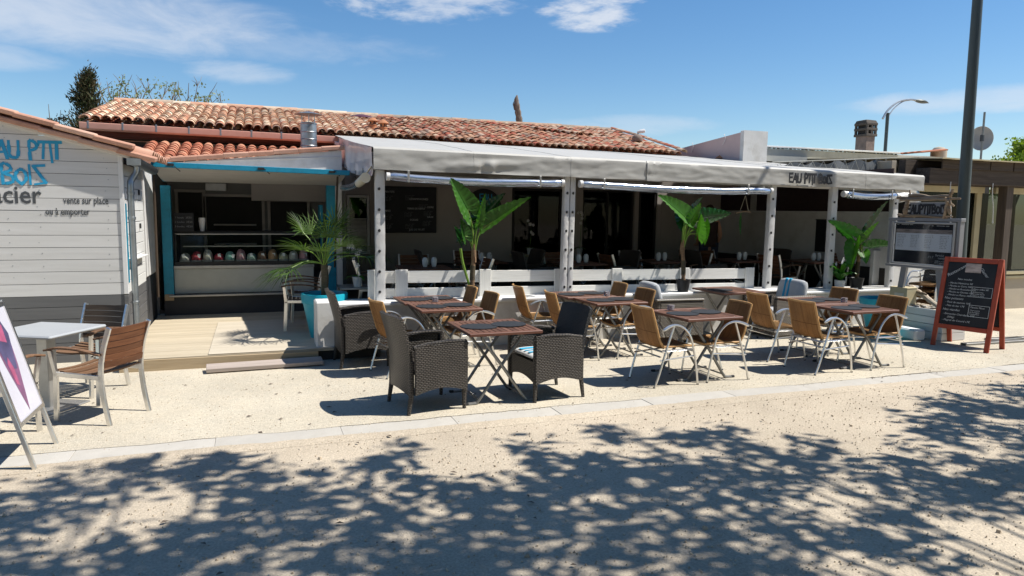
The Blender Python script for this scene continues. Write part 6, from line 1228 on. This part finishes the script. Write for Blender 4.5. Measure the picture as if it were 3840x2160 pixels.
# ------------------------------------------------------------------ inside the terrace (seen dimly)
FZ = .30
IG = 'tables set inside the covered terrace'
def in_table(x, y, rz, l): return dup(T1, (x, y, FZ), R(rz), l, IG)
def pair(x, y, l):
    for k, dx in enumerate((-.07, .07)): t = MB(); t.lathe([(.028, 0), (.042, .04), (.045, .09), (.035, .125), (.022, .14)], 12); o = t.build('white_lantern', 'ceramic'); o.location = (x + dx, y + .02 * k, FZ + .727); tag(o, '%s white glass lantern of a pair on the %s' % (('left', 'right')[k], l), 'lantern', 'white lanterns inside')
IC = 'armchairs inside the covered terrace'
for i, (x, y, l) in enumerate(((2.35, 10.2, 'inner table under the chalkboard menu'), (3.55, 11.2, 'inner table behind the tall left plant'), (5.05, 10.6, 'inner table before the dark window'), (6.7, 10.8, 'inner table before the dark doorway'), (8.35, 10.7, 'inner table left of the white screen'), (9.7, 10.3, 'inner table beside the white screen'))):
    in_table(x, y, 2 * i - 4, 'slatted ' + l); pair(x + .08, y - .05, l)
    dup(WB if i in (1, 2, 4) else TA, (x - .68, y + .05, FZ), R(4 * i - 8), 'dim armchair on the left of the ' + l, IC); dup(TA if i in (0, 3, 5) else WB, (x + .68, y, FZ), R(178 + 5 * i), 'dim armchair on the right of the ' + l, IC)
    dup(TA, (x + .05, y + .66, FZ), R(-92 + 3 * i), 'dim armchair on the far side of the ' + l, IC)
def orchid(loc, label, h, n):
    rnd = random.Random(int(loc[0] * 100)); t = thing('orchid', label, 'plant', loc, 0, 'white orchids'); b = MB(); b.lathe([(.05, 0), (.07, .13), (.072, .14), (.06, .14), (.01, .12)], 14); b.build('pot', 'ceramic', t); b = MB(); P = smooth_path([(0, 0, .13), (.02, 0, h * .6), (.0, -.02, h * .9), (-.10, -.04, h)], 5); b.tube(P, .005, 5); b.build('stem', 'stem_green', t)
    for k in range(4): a = k * 1.7; b = MB(); b.grid(lambda u, v: (.2 * u * cos(a) - .03 * (2 * v - 1) * sin(pi * u) * sin(a), .2 * u * sin(a) + .03 * (2 * v - 1) * sin(pi * u) * cos(a), .14 + .1 * u - .14 * u * u), 5, 2); b.build('leaf', 'lily_leaf', t)
    for k in range(n):
        p = P[-1 - k * 2 % 12] + V((rnd.uniform(-.05, .05), rnd.uniform(-.05, 0), rnd.uniform(-.05, .03))); b = MB()
        for q in range(5): a = q * 1.257; b.add([p, p + V((.028 * cos(a - .4), -.008, .028 * sin(a - .4))), p + V((.042 * cos(a), -.002, .042 * sin(a))), p + V((.028 * cos(a + .4), -.008, .028 * sin(a + .4)))], [(0, 1, 2, 3)])
        b.build('flower', 'petal', t)
orchid((5.62, 14.18, .93), 'white orchid on the sill of the dark window', .72, 6); orchid((6.68, 13.9, .93), 'white orchid between dark window and doorway', .95, 5)
ot = thing('side_table', 'small grey side table with an orchid just inside the terrace left end', 'table', (1.35, 10.1, FZ)); b = MB(); b.box((0, 0, .46), (.5, .5, .03), .006); b.build('top', 'alu_dull', ot); b = MB()
for x in (-.22, .22):
    for y in (-.22, .22): b.box((x, y, .22), (.035, .035, .45), .004)
b.build('legs', 'alu_dull', ot)
orchid((1.35, 10.0, FZ + .475), 'white orchid in a pale pot on the side table at the left end', .58, 7)
hb = thing('driftwood_mobile', 'hanging driftwood mobile with green strip beside the right terrace post', 'mobile', (7.72, 9.75, 1.45)); b = MB(); b.tube([(0, 0, .72), (-.10, 0, .45)], .004, 4); b.tube([(0, 0, .72), (.08, 0, .45)], .004, 4); b.build('string', 'cream_canvas', hb); b = MB(); b.tube(smooth_path([(-.18, 0, .43), (0, 0, .46), (.12, 0, .45)], 4), .012, 6); b.build('stick', 'drift', hb); b = MB(); b.grid(lambda u, v: (-.07 + .05 * (v - .5) * sin(pi * min(1, u + .1)), .01 * sin(u * 5), .43 - .42 * u), 8, 2); b.build('green_strip', 'lily_leaf', hb)
# person seen from behind inside
pe = thing('person', 'person in a dark sleeveless top standing inside behind the middle plant', 'person', (8.62, 11.95, FZ), R(70))
def skin_body(name, verts, edges, radii, m, parent, sub=2):
    me = bpy.data.meshes.new(name); me.from_pydata(verts, edges, []); o = bpy.data.objects.new(name, me); COL.objects.link(o); md = o.modifiers.new('skin', 'SKIN'); me.skin_vertices[0].data if me.skin_vertices else None
    bpy.context.view_layer.update()
    if not me.skin_vertices: 
        bm = bmesh.new(); bm.from_mesh(me); bm.verts.layers.skin.verify(); bm.to_mesh(me); bm.free()
    for sv, r in zip(me.skin_vertices[0].data, radii): sv.radius = r if isinstance(r, tuple) else (r, r)
    me.skin_vertices[0].data[0].use_root = True
    s2 = o.modifiers.new('sub', 'SUBSURF'); s2.levels = s2.render_levels = sub; bpy.context.view_layer.update()
    em = bpy.data.meshes.new_from_object(o.evaluated_get(bpy.context.evaluated_depsgraph_get())); bpy.data.objects.remove(o); em.materials.clear(); em.materials.append(MATS[m])
    for p in em.polygons: p.use_smooth = True
    return put(name, em, parent)
vs = [(0, 0, .93), (0, 0, 1.12), (0, 0, 1.30), (.01, 0, 1.42), (.02, 0, 1.50), (.03, 0, 1.58), (.04, 0, 1.66)]; ed = [(i, i + 1) for i in range(6)]; rd = [(.10, .155), (.085, .13), (.10, .155), (.07, .10), (.05, .05), (.075, .065), (.07, .062)]
for s in (-1, 1):
    o = len(vs); vs += [(0, s * .09, .86), (.01, s * .10, .48), (0, s * .10, .09), (.14, s * .11, .03)]; ed += [(0, o), (o, o + 1), (o + 1, o + 2), (o + 2, o + 3)]; rd += [.09, .06, .04, .035]
    o = len(vs); vs += [(0, s * .17, 1.39), (-.03, s * .22, 1.13), (.12, s * .20, .95), (.20, s * .19, .93)]; ed += [(3, o), (o, o + 1), (o + 1, o + 2), (o + 2, o + 3)]; rd += [.055, .045, .034, .028]
    h = len(vs) - 1
    for k in range(5): a = (k - 2) * .018; f0 = len(vs); vs += [(.24, s * .19 + a, .92 + .004 * k), (.275, s * .19 + a * 1.25, .905)]; ed += [(h, f0), (f0, f0 + 1)]; rd += [.0095, .008]
skin_body('body', vs, ed, rd, 'skin', pe)
b = MB(); b.grid(lambda u, v: ((.112 + .012 * sin(pi * v) + (.02 if v < .2 else 0)) * cos(2 * pi * u) * 1.05, (.185 - .02 * sin(pi * v)) * sin(2 * pi * u), .90 + .50 * v), 24, 10); b.build('sleeveless_top', 'top_dark', pe)
for s in (-1, 1): b = MB(); b.tube([(0, s * .085, .98), (.01, s * .10, .5), (0, s * .10, .10)], [.115, .08, .065], 14); b.build('trouser_leg', 'jeans', pe)
b = MB(); b.grid(lambda u, v: (.035 - .02 + .095 * cos(2 * pi * u) * sin(pi * v * .62 + .02) - (.0 if cos(2 * pi * u) < .3 else .03), .088 * sin(2 * pi * u) * sin(pi * v * .62 + .02), 1.64 + .105 * cos(pi * v * .62)), 20, 8); b.build('hair', 'hair_brown', pe)
b = MB(); b.tube([(.105, 0, 1.615), (.128, 0, 1.60)], [.012, .014], 6); b.box((.098, 0, 1.567), (.012, .045, .012), .003)
for s in (-1, 1): b.lathe([(.002, -.008), (.009, 0), (.002, .008)], 8, (.098, s * .03, 1.635)); b.lathe([(.004, -.025), (.014, 0), (.004, .02)], 8, (.03, s * .078, 1.61))
b.build('face', 'skin', pe)
